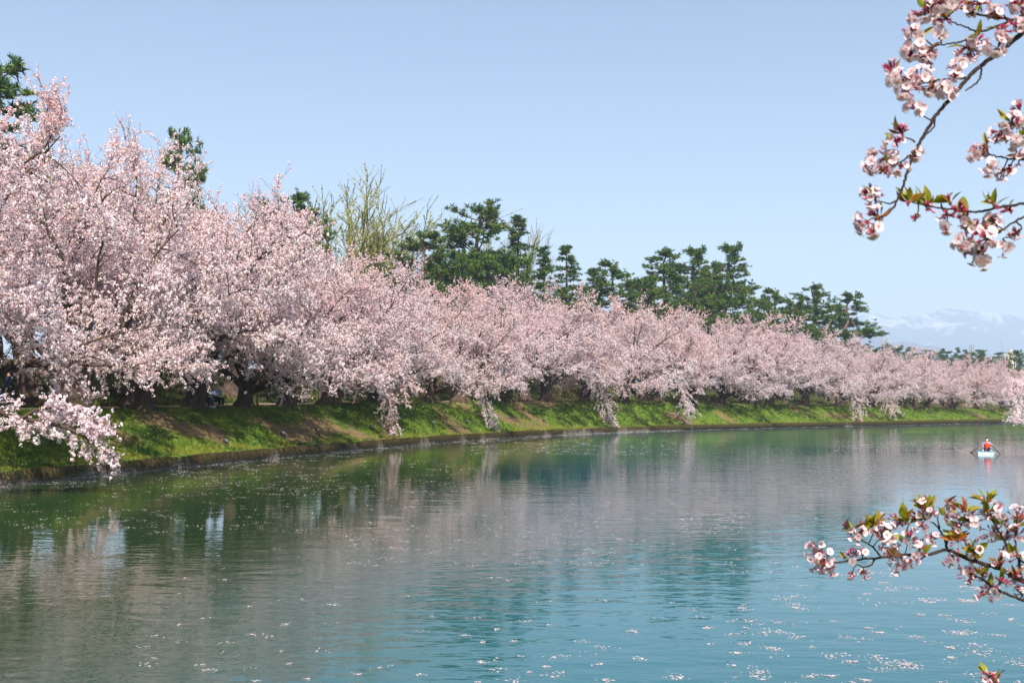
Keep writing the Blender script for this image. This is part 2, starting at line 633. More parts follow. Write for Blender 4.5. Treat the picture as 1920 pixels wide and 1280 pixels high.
# ------------------------------------------------------------------ mountains and the air
def build_mountain():
    m, nt, b, out = new_mat("mountain_forest")
    at = N(nt, "ShaderNodeAttribute", attribute_name="Col")     # R: how far up towards the snow line
    sep = N(nt, "ShaderNodeSeparateColor")
    nt.links.new(at.outputs["Color"], sep.inputs[0])
    n1 = noise(nt, 0.0050, 8.0, 0.66, mapping=(1.0, 0.30, 1.0), dist=0.6)
    ad = N(nt, "ShaderNodeMath", operation='ADD')
    nt.links.new(n1, ad.inputs[0])
    nt.links.new(sep.outputs[0], ad.inputs[1])
    nt.links.new(ramp(nt, ad.outputs[0], [(0.56, (0.025, 0.045, 0.06)), (0.70, (0.46, 0.48, 0.54))]), b.inputs["Base Color"])
    b.inputs["Roughness"].default_value = 1.0
    b.inputs["Specular IOR Level"].default_value = 0.0
    D = 9000.0
    px = np.linspace(500, 2600, 420)
    ridge_px = [200, 900, 1300, 1500, 1620, 1650, 1672, 1705, 1730, 1745, 1775, 1800, 1820, 1845, 1870, 1895, 1920, 2000, 2150, 2400, 2900]
    ridge_py = [690, 660, 625, 600, 587, 584, 590, 588, 587, 583, 575.5, 577, 581, 578.5, 583, 588, 595, 612, 640, 670, 700]
    ry = np.interp(px, ridge_px, ridge_py)
    X = (px - CX) / FPX * D
    H = (HORIZON - ry) / FPX * D + HC
    t = np.linspace(-1, 1, 80)                                     # -1 near foot ... 0 ridge ... 1 far foot
    XX, TT = np.meshgrid(X, t, indexing='ij')
    HH = np.repeat(H[:, None], 80, 1)
    prof = np.where(TT < 0, np.clip(1 + TT, 0, 1) ** 0.85, np.clip(1 - TT, 0, 1))
    spur = np.abs(fbm(XX / 700 + TT * 0.6, TT * 1.6, 12, 5) - 0.5) * 2
    Z = HH * prof * (1 - 0.62 * spur * (1 - np.exp(-np.abs(TT) * 9)))
    Z = np.maximum(Z, -2) - 0.5
    YY = D + TT * 2300
    XX = XX * (1 + TT * 0.25)
    gz = np.gradient(Z, axis=0)
    cc = np.stack([np.clip(0.30 * (Z / 815 - 0.62), -0.3, 0.14) + np.clip(gz, -8, 8) * 0.006, 0 * Z, 0 * Z], -1)
    ni, nj = XX.shape
    idx = np.arange(ni * nj).reshape(ni, nj)
    mb = MB()
    mb.add(np.stack([XX, YY, Z], -1).reshape(-1, 3), np.stack([idx[:-1, :-1], idx[1:, :-1], idx[1:, 1:], idx[:-1, 1:]], -1).reshape(-1, 4), 0, cc.reshape(-1, 3), True)
    # lower wooded hills in front
    X = np.linspace(-1800, 6000, 200)
    t = np.linspace(-1, 1, 30)
    XX, TT = np.meshgrid(X, t, indexing='ij')
    prof = np.cos(TT * math.pi / 2) ** 1.2
    hl = 120 + 210 * np.exp(-((XX - 1900) / 800) ** 2) + 80 * fbm(XX / 320, XX * 0, 8)
    Z = hl * prof * (0.8 + 0.4 * fbm(XX / 150, TT * 2, 21)) - 2
    idx = np.arange(200 * 30).reshape(200, 30)
    mb.add(np.stack([XX, 6000 + TT * 800, Z], -1).reshape(-1, 3), np.stack([idx[:-1, :-1], idx[1:, :-1], idx[1:, 1:], idx[:-1, 1:]], -1).reshape(-1, 4), 0, (-0.5, 0.0, 0.0), True)
    mb.build("mountains", m, kind='structure')


build_mountain()
m = bpy.data.materials.new("air")
m.use_nodes = True
nt = m.node_tree
for n in list(nt.nodes):
    if n.type == 'BSDF_PRINCIPLED':
        nt.nodes.remove(n)
pv = N(nt, "ShaderNodeVolumePrincipled")
pv.inputs["Color"].default_value = (0.56, 0.70, 0.92, 1)
pv.inputs["Density"].default_value = 0.00021
pv.inputs["Anisotropy"].default_value = 0.0
nt.links.new(pv.outputs[0], nt.nodes["Material Output"].inputs["Volume"])
mb = MB()
mb.box((-12000, -6000, -3.0), (12000, 13500, 880))
mb.build("haze", m, kind='stuff')
# ------------------------------------------------------------------ trees: shared growing tools
def grow(start, d, L, n, droop, wig, rng):
    m = len(start)
    P = np.empty((m, n + 1, 3))
    P[:, 0] = start
    d = unit(d)
    L = np.broadcast_to(np.asarray(L, float), (m,))
    droop = np.broadcast_to(np.asarray(droop, float), (m,))
    for i in range(n):
        d = d + rng.normal(0, wig, (m, 3))
        d[:, 2] -= droop * (0.4 + 1.2 * i / n)
        d = unit(d)
        P[:, i + 1] = P[:, i] + d * (L / n)[:, None]
    return P


def along(P, k, t):
    n = P.shape[1] - 1
    x = np.clip(t, 0, 0.9999) * n
    i = x.astype(int)
    f = (x - i)[:, None]
    a, b = P[k, i], P[k, i + 1]
    return a * (1 - f) + b * f, unit(b - a)


def spawn(P, per, t0, t1, ang, rng, flat=0.5, up=0.0):
    m = len(P)
    k = np.repeat(np.arange(m), per)
    t = t0 + (t1 - t0) * (np.tile(np.arange(per), m) + rng.random(m * per)) / per
    base, tan = along(P, k, t)
    r = rng.normal(0, 1, (m * per, 3))
    r[:, 2] *= (1 - flat)
    r[:, 2] += up
    r = unit(r - tan * (r * tan).sum(1, keepdims=True))
    a = ang * rng.uniform(0.7, 1.3, m * per)
    return base, unit(tan * np.cos(a)[:, None] + r * np.sin(a)[:, None]), t, k


def rand_dirs(m, rng):
    return unit(rng.normal(0, 1, (m, 3)))


def trunk_tube(mb, P, R, sides, rng, mat=0, lobes=0.16, lump=0.12, color=None):
    P, R = np.asarray(P, float), np.asarray(R, float)
    n = len(P)
    T = unit(np.gradient(P, axis=0))
    A = unit(np.cross(T, np.array([0.1, 1.0, 0.05])))
    B = np.cross(T, A)
    ang = np.arange(sides) * 2 * math.pi / sides
    ph = rng.uniform(0, 6.28, 3)
    h = np.linspace(0, 1, n)[:, None]
    k = 1 + lobes * (np.cos(5 * ang + ph[0] + h * 1.5) * 0.6 + np.cos(3 * ang + ph[1]) * 0.6) * (1.15 - h) + lump * (vnoise(ang[None] * 2.0 + h * 0, h * 7 + ph[2], int(ph[2] * 100)) - 0.5) * 2
    V = P[:, None] + (R[:, None] * k)[..., None] * (A[:, None] * np.cos(ang)[None, :, None] + B[:, None] * np.sin(ang)[None, :, None])
    i = np.arange(n * sides).reshape(n, sides)
    nx = np.roll(i, -1, 1)
    mb.add(V.reshape(-1, 3), np.stack([i[:-1], nx[:-1], nx[1:], i[1:]], -1).reshape(-1, 4), mat, color, True)


PINK = np.array([[0.90, 0.80, 0.83], [0.90, 0.73, 0.765], [0.92, 0.86, 0.87], [0.86, 0.67, 0.70]])


def blossoms(mb, C, rng, top, per=7, r=0.060, size=0.0225, bronze=0.085):
    """a pompom of petals at each centre; top (0..1) raises the share of bronze young leaves and paints sunlit peach into the petals"""
    m = len(C)
    D = rand_dirs(m * per, rng)
    cc = np.repeat(C, per, 0) + D * (r * rng.uniform(0.6, 1.25, (m * per, 1)))
    a = unit(np.cross(D, rand_dirs(m * per, rng)))
    b = np.cross(D, a)
    a = unit(a + D * rng.uniform(-0.35, 0.35, (m * per, 1)))
    sz = size * rng.uniform(0.75, 1.3, (m * per, 1))
    tone = np.clip(rng.integers(0, 3, m) + (rng.random(m) < 0.15), 0, 3)
    colr = PINK[np.repeat(tone, per)] * rng.uniform(0.93, 1.03, (m * per, 1))
    tp = np.repeat(np.broadcast_to(top, (m,)), per)
    colr = colr * (1 - tp[:, None] * np.array([0.0, 0.085, 0.10]))  # sunlit warmth of the crown tops painted into petal colour
    p = rng.random(m * per)
    br = p < bronze * (0.5 + 1.7 * tp)
    colr[br] = np.array([0.42, 0.17, 0.085]) * rng.uniform(0.7, 1.3, (br.sum(), 1))
    gr = (p > 0.965) & (tp < 0.75)
    colr[gr] = np.array([0.34, 0.32, 0.06])
    sz[br | gr] *= 0.8
    mb.quads(cc, a * sz, b * sz * rng.uniform(0.7, 1.0, (m * per, 1)), 0, np.clip(colr, 0, 0.93))


def cherry_meshes(seed, H=11.0, R=7.6, trunk_r=0.55, dens=0.66, lift=1.5, slope=0.42, zrange=(1.35, 1.8)):
    """old spreading cherry; local +X is the water side, where limbs reach lower and further"""
    rng = np.random.default_rng(seed)
    wood, crown = MB(), MB()
    lean = np.array([rng.uniform(0.05, 0.35), rng.uniform(-0.2, 0.2)])
    zt = rng.uniform(*zrange)
    tz = np.array([-0.5, -0.1, 0.12, 0.4, 0.8, 1.2, 1.6, zt, zt + 0.5])
    tp = np.column_stack([lean[0] * tz + rng.normal(0, 0.03, 9), lean[1] * tz + rng.normal(0, 0.03, 9), tz])
    tr = trunk_r * np.array([2.1, 1.65, 1.35, 1.12, 1.0, 0.97, 1.0, 1.02, 0.55])
    trunk_tube(wood, tp, tr, 20, rng, 0, 0.2, 0.16)
    nl = 9
    az = np.concatenate([[0.0, 0.65, -0.7], np.array([1.5, 2.4, -2.9, -1.8]) + rng.normal(0, 0.18, 4), rng.uniform(0, 6.28, 3)])
    el = np.radians(np.concatenate([rng.uniform(32, 44, 3), rng.uniform(36, 52, 4), rng.uniform(62, 80, 3)]))
    L = np.concatenate([R * rng.uniform(0.75, 1.0, 3), R * rng.uniform(0.8, 1.0, 4), (H - zt) * rng.uniform(0.75, 0.95, 3)])
    dr = np.concatenate([rng.uniform(0.035, 0.065, 3), rng.uniform(0.02, 0.06, 4), rng.uniform(-0.01, 0.03, 3)])
    d = np.column_stack([np.cos(az) * np.cos(el), np.sin(az) * np.cos(el), np.sin(el)])
    k = len(az)
    base = np.tile(tp[-2], (k, 1)) + np.column_stack([np.cos(az), np.sin(az), np.zeros(k)]) * trunk_r * 0.5
    base[:, 2] = rng.uniform(zt - 0.5, zt + 0.25, k)
    P1 = grow(base, d, L, 11, dr, 0.13, rng)
    zz = P1[:, 3:, 2]
    P1[:, 3:, 2] = np.where(zz < 1.7, 1.7 - (1.7 - zz) * 0.25, zz)    # no bare limb hangs to the ground
    t = np.linspace(0, 1, 12)
    R1 = (0.19 * (1 - t) ** 1.7 + 0.02)[None] * rng.uniform(0.8, 1.2, (k, 1)) * (L / R)[:, None]
    R1[:, 0] *= 1.35
    for i in range(k):
        trunk_tube(wood, P1[i], R1[i], 9, rng, 0, 0.06, 0.16)
    # second order
    b2, d2, t2, k2 = spawn(P1, 10, 0.2, 1.0, 0.85, rng, 0.62, 0.12)
    L2 = np.maximum(1.6, (0.50 * L[k2] * (1.05 - 0.62 * t2))) * rng.uniform(0.7, 1.2, len(b2))
    P2 = grow(b2, d2, L2, 6, 0.03 + 0.5 * dr[k2], 0.13, rng)
    R2 = np.outer(rng.uniform(0.018, 0.034, len(b2)), np.linspace(1, 0.3, 7))
    low = P2[:, -1, 2] < 0.9
    wood.tubes(P2[~low], R2[~low], 5)
    # third order
    b3, d3, t3, k3 = spawn(P2, 10, 0.12, 1.0, 0.8, rng, 0.65, 0.12)
    # landward undersides are cut away to let the sun through to the bank
    ok3 = (b3[:, 2] > lift + slope * np.clip(1.0 - b3[:, 0], 0, 8) - 0.5 * rng.random(len(b3))) | ((b3[:, 0] > 1.0) & (b3[:, 2] > 1.0))
    ok3 &= ~low[k3]
    b3, d3, t3, k3 = b3[ok3], d3[ok3], t3[ok3], k3[ok3]
    L3 = np.maximum(0.7, 0.5 * L2[k3] * (1.1 - 0.5 * t3)) * rng.uniform(0.6, 1.25, len(b3))
    upward = np.clip((b3[:, 2] - 0.62 * H) / (0.38 * H), 0, 1)
    P3 = grow(b3, d3 + np.array([0, 0, 1.0]) * (upward * 0.55)[:, None], L3, 4, 0.08 - 0.11 * upward, 0.13, rng)
    crown.tubes(P3, np.outer(np.full(len(b3), 0.011), np.linspace(1, 0.45, 5)), 3, 1)
    # last order
    b4, d4, t4, k4 = spawn(P3, 4, 0.1, 1.0, 0.75, rng, 0.35, 0.1)
    L4 = rng.uniform(0.25, 0.75, len(b4))
    up4 = np.clip((b4[:, 2] - 0.62 * H) / (0.38 * H), 0, 1)
    P4 = grow(b4, d4 + np.array([0, 0, 1.0]) * (up4 * 0.4)[:, None], L4, 2, 0.12 - 0.12 * up4, 0.12, rng)
    crown.tubes(P4, np.outer(np.full(len(b4), 0.006), np.linspace(1, 0.6, 3)), 3, 1)

    m2 = P2[:, 3]
    keep2 = ~low & ((m2[:, 2] > lift + 0.3 + slope * np.clip(1.0 - m2[:, 0], 0, 8)) | ((m2[:, 0] > 1.0) & (m2[:, 2] > 1.0)))

    def centres(P, L, gap):
        cnt = np.maximum(1, (L / gap * dens).astype(int))
        kk = np.repeat(np.arange(len(P)), cnt)
        c, _ = along(P, kk, rng.uniform(0.05, 1.03, len(kk)))
        return c + rng.normal(0, 0.035, c.shape)
    vigour = np.clip(rng.lognormal(-0.15, 0.6, len(P3)), 0.1, 2.2)   # some sprays are full, some nearly bare
    C = np.concatenate([centres(P3, L3 * vigour, 0.105), centres(P4, L4 * vigour[k4], 0.095), centres(P2[keep2], L2[keep2] * 0.6, 0.25)])
    top = np.clip((C[:, 2] - 0.35 * H) / (0.65 * H), 0, 1) ** 1.3
    blossoms(crown, C, rng, top)
    zmax = np.percentile(C[:, 2], 99.93)
    print("low", np.percentile(C[:, 2], [0.5, 2, 5, 20]))
    return wood.mesh("trunk", M['cherry_bark']), crown.mesh("crown", [M['petal'], M['twig_bark']]), zmax, len(C)


CHERRY = [cherry_meshes(s, R=r, trunk_r=tr) for s, r, tr in ((11, 7.4, 0.55), (23, 7.9, 0.44), (37, 7.2, 0.50), (53, 7.6, 0.42))]
CHERRY += [cherry_meshes(s, R=r, trunk_r=0.42, dens=0.5, lift=5.0, slope=0.1, zrange=(2.6, 3.2)) for s, r in ((71, 6.8), (83, 7.2))]
print("cherry", [(c[2], c[3], len(c[1].polygons)) for c in CHERRY])


def cherry(v, loc, rotz, scale, label, group=None):
    t = thing("cherry_tree", loc, label, "cherry tree", group, rotz, scale)
    link("trunk", CHERRY[v][0], t)
    link("crown", CHERRY[v][1], t)
    return t


SKY_X = [-900, -200, 0, 120, 230, 300, 380, 450, 520, 600, 690, 760, 800, 900, 1000, 1080, 1200, 1300, 1420, 1500, 1560, 1620, 1700, 1800, 1900, 2100]
SKY_Y = [-150, 60, 165, 180, 200, 222, 262, 312, 395, 458, 480, 515, 525, 525, 518, 540, 565, 580, 585, 605, 612, 636, 648, 656, 674, 680]
WORDS = ["first", "second", "third", "fourth", "fifth", "sixth", "seventh", "eighth", "ninth", "tenth", "eleventh", "twelfth", "thirteenth"]
FRONT = [  # column of the trunk's foot, metres inland, label
    (-420, 5.4, None), (-130, 5.4, "waterside cherry tree cut by the left edge, its low bough reaching out over the water"),
    (122, 5.3, "cherry tree with the thickest dark mossy trunk, nearest the left edge"),
    (256, 5.4, "cherry tree with a broad rooted trunk left of the elderly pair's bench"),
    (360, 5.5, "cherry tree whose leaning trunk hides one end of the bench"),
    (455, 5.3, "cherry tree on a root mound just right of the elderly pair"),
    (532, 5.3, "cherry tree with a root running down the bank between two dark path posts"),
    (614, 5.6, "cherry tree with a wide split trunk above the second floodlight from the left"),
    (700, 5.3, "cherry tree with a long bough sweeping down to the water's edge"),
    (800, 5.2, "cherry tree whose root runs down the bank left of the person in blue trousers"),
    (862, 5.4, "cherry tree right of the person in blue trousers, below the tallest pine"),
    (945, 5.2, "waterside cherry tree with a post standing at its right, below the dark cedar"),
    (1022, 5.3, "cherry tree with a dark forked trunk leaning over the bank, below the fir"),
    (1092, 5.4, "waterside cherry tree right of the dark forked trunk"),
    (1165, 5.3, "waterside cherry tree below the gap between the fir and the umbrella pines"),
    (1230, 5.2, "waterside cherry tree below the broad umbrella pine"),
    (1292, 5.3, "waterside cherry tree with a stooping dark trunk below the slender pine"),
    (1350, 5.3, "waterside cherry tree below the last tall pine of the middle clump"),
    (1405, 5.2, "waterside cherry tree in the dip between the two right pine clumps"),
    (1440, 5.3, "waterside cherry tree with a bare dark foot on the bank below the right pine clump"),
    (1505, 5.3, "waterside cherry tree with a low dark trunk under the right pine clump"),
    (1570, 5.2, "waterside cherry tree under the rightmost pine"),
    (1630, 5.3, "waterside cherry tree just right of the rightmost pine, reaching to the water"),
    (1690, 5.3, "waterside cherry tree under the far wooded skyline, left of the mast"),
    (1735, 5.3, "waterside cherry tree with a peach pink top rising over the far woods"),
    (1785, 5.3, "waterside cherry tree below the radio mast"),
    (1830, 5.3, "waterside cherry tree left of the utility pole, near the moat's far end"),
    (1880, 5.3, None), (1930, 5.3, None), (1990, 5.3, None)]
rr = np.random.default_rng(5)
FRONT_GROUP = "cherry trees along the water's edge"
FAR_LABEL = "far pink cherry tree at the moat's end, behind the right edge boughs"
front_s = []
for n, (px, u, lab) in enumerate(FRONT):
    s = s_at(px, u)
    front_s.append(s)
    p = bank(np.array([s]), np.array([u]))[0]
    w, nl, zt = frame(np.array([s]))
    v = [2, 1, 0, 2, 3, 1, 3, 0][n % 8]
    near_ = 1900.0 / p[1]
    ytop = max(np.interp(px + near_ * k_, SKY_X, SKY_Y) for k_ in ((0.0, 0.7) if px < 300 else (0.3, 1.0, 1.8, 2.4)))
    ytop -= 4 if px < 300 else 0
    need = HC + (HORIZON - ytop) / FPX * p[1] - p[2]
    sc = float(np.clip(need / CHERRY[v][2], 0.72, 1.55)) * rr.uniform(0.94, 1.04)
    ang = math.atan2(-nl[0, 1], -nl[0, 0]) + rr.normal(0, 0.35)
    cherry(v, p - np.array([0, 0, 0.05]), ang, (min(sc, 1.22), min(sc, 1.22), sc), lab or FAR_LABEL, FRONT_GROUP)
# the row across the path, and a third, looser row up on the embankment
k = 0
for row, u0, step, lab in ((0, 13.6, 10.5, "pink cherry tree across the path, its crown rising behind the waterside row"),
                           (1, 20.5, 8.5, "pink cherry tree on the embankment, only its top showing over the rows in front")):
    for s in np.arange(s_at(-260, u0), s_at(1985, u0), step):
        s = s + rr.uniform(-1.2, 1.2)
        u = u0 + rr.uniform(-0.6, 0.8)
        p = bank(np.array([s]), np.array([u]))[0]
        w, nl, zt = frame(np.array([s]))
        px = proj(p)[0, 0]
        v = int(rr.integers(4, 6))
        ytop = np.interp(px, SKY_X, SKY_Y) + (8 if row == 0 else 14)
        need = HC + (HORIZON - ytop) / FPX * p[1] - p[2]
        sc = float(np.clip(need / CHERRY[v][2], 0.5, 1.5)) * rr.uniform(0.86, 1.0)
        if row == 1 and (need < 4.0 or px < -150):
            continue
        cherry(v, p - np.array([0, 0, 0.05]), math.atan2(-nl[0, 1], -nl[0, 0]) + rr.normal(0, 0.8) + (3.1 if row == 0 and k % 2 else 0), sc, lab, "cherry trees behind the waterside row")
        k += 1
print("cherries behind", k)

# ------------------------------------------------------------------ pines, firs and bare trees behind
GREENS = np.array([[0.042, 0.105, 0.016], [0.075, 0.14, 0.014], [0.026, 0.078, 0.020], [0.115, 0.16, 0.016]])


def tufts(mb, C, D, rng, size=0.26, blades=8, width=0.10):
    m = len(C)
    k = np.repeat(np.arange(m), blades)
    d = unit(D[k] * 0.75 + rand_dirs(m * blades, rng))
    side = unit(np.cross(d, rand_dirs(m * blades, rng)))
    L = size * rng.uniform(0.7, 1.3, (m * blades, 1))
    a = C[k] - side * L * width
    b = C[k] + side * L * width
    tip = C[k] + d * L
    mid1 = C[k] + d * L * 0.6 + side * L * width * 1.5
    colr = GREENS[rng.integers(0, 4, m)][k] * rng.uniform(0.8, 1.25, (m * blades, 1))
    mb.tris(np.stack([a, mid1, tip], 1), 0, colr)
    mb.tris(np.stack([b, a, mid1], 1), 0, colr)


def pine_meshes(seed, H=18.0, spread=4.2, bare=0.3, tiers=13, top_flat=0.5, crook=0.5):
    rng = np.random.default_rng(seed)
    wood, crown = MB(), MB()
    z = np.linspace(-0.4, H * 0.97, 14)
    tp = np.column_stack([np.cumsum(rng.normal(0, crook * 0.28, 14)), np.cumsum(rng.normal(0, crook * 0.28, 14)), z])
    tp[:, :2] -= tp[0, :2]
    tr = 0.38 * (1 - z / (H * 1.05)) + 0.05
    trunk_tube(wood, tp, tr, 9, rng, 0, 0.05, 0.08)
    tz = bare + (0.98 - bare) * (np.arange(tiers) / (tiers - 1)) ** 0.9
    tz = tz + rng.normal(0, 0.012, tiers)
    k = np.repeat(np.arange(tiers), 6)
    k = k[rng.random(len(k)) < 0.82]
    tt = np.clip(tz[k] + rng.normal(0, 0.008, len(k)), 0, 0.985)
    base = np.stack([np.interp(tt * H, z, tp[:, j]) for j in range(3)], 1)
    rel = (tt - bare) / (1 - bare)
    env = np.minimum(1.0, 0.55 + 1.6 * rel) * np.clip((1.04 - rel) ** 0.62, 0.16, 1)
    L = spread * env * rng.uniform(0.55, 1.2, len(k))
    az = rng.uniform(0, 2 * math.pi, len(k))
    el = np.radians(rng.uniform(-8, 18, len(k)) + 38 * np.clip(rel - 0.72, 0, 1) * 2)
    d = np.column_stack([np.cos(az) * np.cos(el), np.sin(az) * np.cos(el), np.sin(el)])
    P1 = grow(base, d, L, 6, -0.01, 0.13, rng)
    wood.tubes(P1, np.outer(0.035 + 0.012 * L, np.linspace(1, 0.25, 7)), 5)
    b2, d2, t2, k2 = spawn(P1, 9, 0.28, 1.0, 0.85, rng, 0.9, 0.08)
    L2 = np.maximum(0.4, 0.42 * L[k2] * (1.1 - 0.55 * t2)) * rng.uniform(0.6, 1.2, len(b2))
    P2 = grow(b2, d2, L2, 3, -0.06, 0.12, rng)
    wood.tubes(P2, np.outer(np.full(len(b2), 0.022), np.linspace(1, 0.4, 4)), 3)
    cnt = np.maximum(2, (L2 / 0.16).astype(int))
    kk = np.repeat(np.arange(len(P2)), cnt)
    C, tn = along(P2, kk, rng.uniform(0.15, 1.05, len(kk)))
    C = C + rng.normal(0, 0.09, C.shape)
    D = unit(tn * 0.6 + np.array([0, 0, 0.9]))
    tufts(crown, C, D, rng, 0.36, 9, 0.085)
    return wood.mesh("trunk", M['pine_bark']), crown.mesh("crown", M['needle']), len(C)


def fir_meshes(seed, H=17.0, spread=2.9, tiers=26, droop=0.03, ragged=0.15, dens=1.0):
    rng = np.random.default_rng(seed)
    wood, crown = MB(), MB()
    z = np.linspace(-0.4, H, 12)
    tp = np.column_stack([np.cumsum(rng.normal(0, 0.03, 12)), np.cumsum(rng.normal(0, 0.03, 12)), z])
    trunk_tube(wood, tp, 0.26 * (1 - z / (H * 1.02)) + 0.015, 8, rng, 0, 0.04, 0.04)
    k = np.repeat(np.arange(tiers), 6)
    tt = 0.1 + 0.88 * k / (tiers - 1) + rng.normal(0, 0.022, len(k))
    tt = np.clip(tt, 0, 0.995)
    base = np.stack([np.interp(tt * H, z, tp[:, j]) for j in range(3)], 1)
    L = spread * (1.02 - tt) ** 0.85 * rng.uniform(1 - 2.4 * ragged, 1 + ragged, len(k)) + 0.12
    az = rng.uniform(0, 2 * math.pi, len(k))
    el = np.radians(-4 + 50 * np.clip(tt - 0.75, 0, 1) * 2.2)
    d = np.column_stack([np.cos(az) * np.cos(el), np.sin(az) * np.cos(el), np.sin(el)])
    P1 = grow(base, d, L, 4, droop, 0.06, rng)
    wood.tubes(P1, np.outer(np.full(len(k), 0.03), np.linspace(1, 0.3, 5)), 3)
    b2, d2, t2, k2 = spawn(P1, 7, 0.1, 1.0, 0.8, rng, 0.9, 0.0)
    L2 = np.maximum(0.15, 0.4 * L[k2] * (1.1 - t2))
    P2 = grow(b2, d2, L2, 2, droop, 0.08, rng)
    cnt = np.maximum(2, (L2 / 0.14 * dens).astype(int))
    kk = np.repeat(np.arange(len(P2)), cnt)
    C, tn = along(P2, kk, rng.uniform(0.0, 1.05, len(kk)))
    C = C + rng.normal(0, 0.05, C.shape)
    tufts(crown, C, unit(tn + np.array([0, 0, 0.15])), rng, 0.24, 8, 0.09)
    return wood.mesh("trunk", M['pine_bark']), crown.mesh("crown", M['needle']), len(C)


M['bare_twig'] = plain("bare_twig", (0.21, 0.20, 0.065), 0.8, var=0.25)


def bare_meshes(seed, H=15.0, fan=0.5, buds=(0.36, 0.36, 0.09), n1=16):
    rng = np.random.default_rng(seed)
    wood, crown = MB(), MB()
    z = np.linspace(-0.4, H * 0.28, 6)
    tp = np.column_stack([rng.normal(0, 0.05, 6), rng.normal(0, 0.05, 6), z])
    trunk_tube(wood, tp, 0.34 - 0.02 * np.arange(6), 9, rng, 0, 0.06, 0.06)
    az = rng.uniform(0, 6.28, n1)
    tilt = fan * np.sqrt(rng.random(n1)) * 1.1
    d = np.column_stack([np.cos(az) * np.sin(tilt), np.sin(az) * np.sin(tilt), np.cos(tilt)])
    P1 = grow(np.tile(tp[-1], (n1, 1)) - np.array([0, 0, 1]) * rng.uniform(0, 2.0, (n1, 1)), d, H * 0.72 * rng.uniform(0.75, 1.03, n1), 8, -0.02, 0.06, rng)
    wood.tubes(P1, np.outer(np.full(n1, 0.13), np.linspace(1, 0.14, 9)), 5)
    b2, d2, t2, k2 = spawn(P1, 16, 0.15, 1.0, 0.36, rng, 0.2, 0.4)
    L2 = H * 0.22 * (1.15 - 0.6 * t2) * rng.uniform(0.6, 1.2, len(b2))
    P2 = grow(b2, d2, L2, 4, -0.06, 0.06, rng)
    crown.tubes(P2, np.outer(np.full(len(b2), 0.024), np.linspace(1, 0.4, 5)), 3, 1)
    b3, d3, t3, k3 = spawn(P2, 6, 0.1, 1.0, 0.38, rng, 0.2, 0.4)
    L3 = rng.uniform(0.6, 1.5, len(b3))
    P3 = grow(b3, d3, L3, 2, -0.06, 0.06, rng)
    crown.tubes(P3, np.outer(np.full(len(b3), 0.015), np.linspace(1, 0.6, 3)), 3, 1)
    kk = np.repeat(np.arange(len(P3)), 5)
    C, tn = along(P3, kk, rng.random(len(kk)))
    a = rand_dirs(len(C), rng) * 0.035
    mb_c = np.array(buds) * rng.uniform(0.8, 1.2, (len(C), 1))
    crown.quads(C, a, unit(np.cross(a, rand_dirs(len(C), rng))) * 0.035, 0, mb_c)
    return wood.mesh("trunk", M['bare_twig']), crown.mesh("crown", [M['leaf'], M['bare_twig']]), len(C)


PINE = [pine_meshes(3, 18, 7.6, 0.2, 14), pine_meshes(14, 18, 5.6, 0.2, 15, crook=0.8), pine_meshes(25, 16, 8.2, 0.15, 11, crook=0.9), pine_meshes(39, 18, 6.8, 0.12, 15, crook=0.6)]
FIR = [fir_meshes(4, 17, 3.8), fir_meshes(9, 17, 3.2, 22, 0.0, 0.3, 0.8)]
BARE = [bare_meshes(6, 15.0, 0.40, (0.33, 0.34, 0.07), 24), bare_meshes(8, 14, 0.5, (0.24, 0.21, 0.12), 12)]
KIND = {'pine': PINE, 'fir': FIR, 'bare': BARE}
print("pine", [p[2] for p in PINE], [f[2] for f in FIR], [b_[2] for b_ in BARE])


def back_tree(name, kind, v, px, ytop, u, Hm, label, cat, group, sx=1.0, rot=None):
    u = u + 22
    s = s_at(px, u)
    p = bank(np.array([s]), np.array([float(u)]))[0]
    need = HC + (HORIZON - ytop) / FPX * p[1] - p[2]
    sc = need / Hm
    t = thing(name, p - np.array([0, 0, 0.1]), label, cat, group, (px * 0.37) % 6.28 if rot is None else rot, (sc * sx, sc * sx, sc))
    link("trunk", KIND[kind][v][0], t)
    link("crown", KIND[kind][v][1], t)
    return t


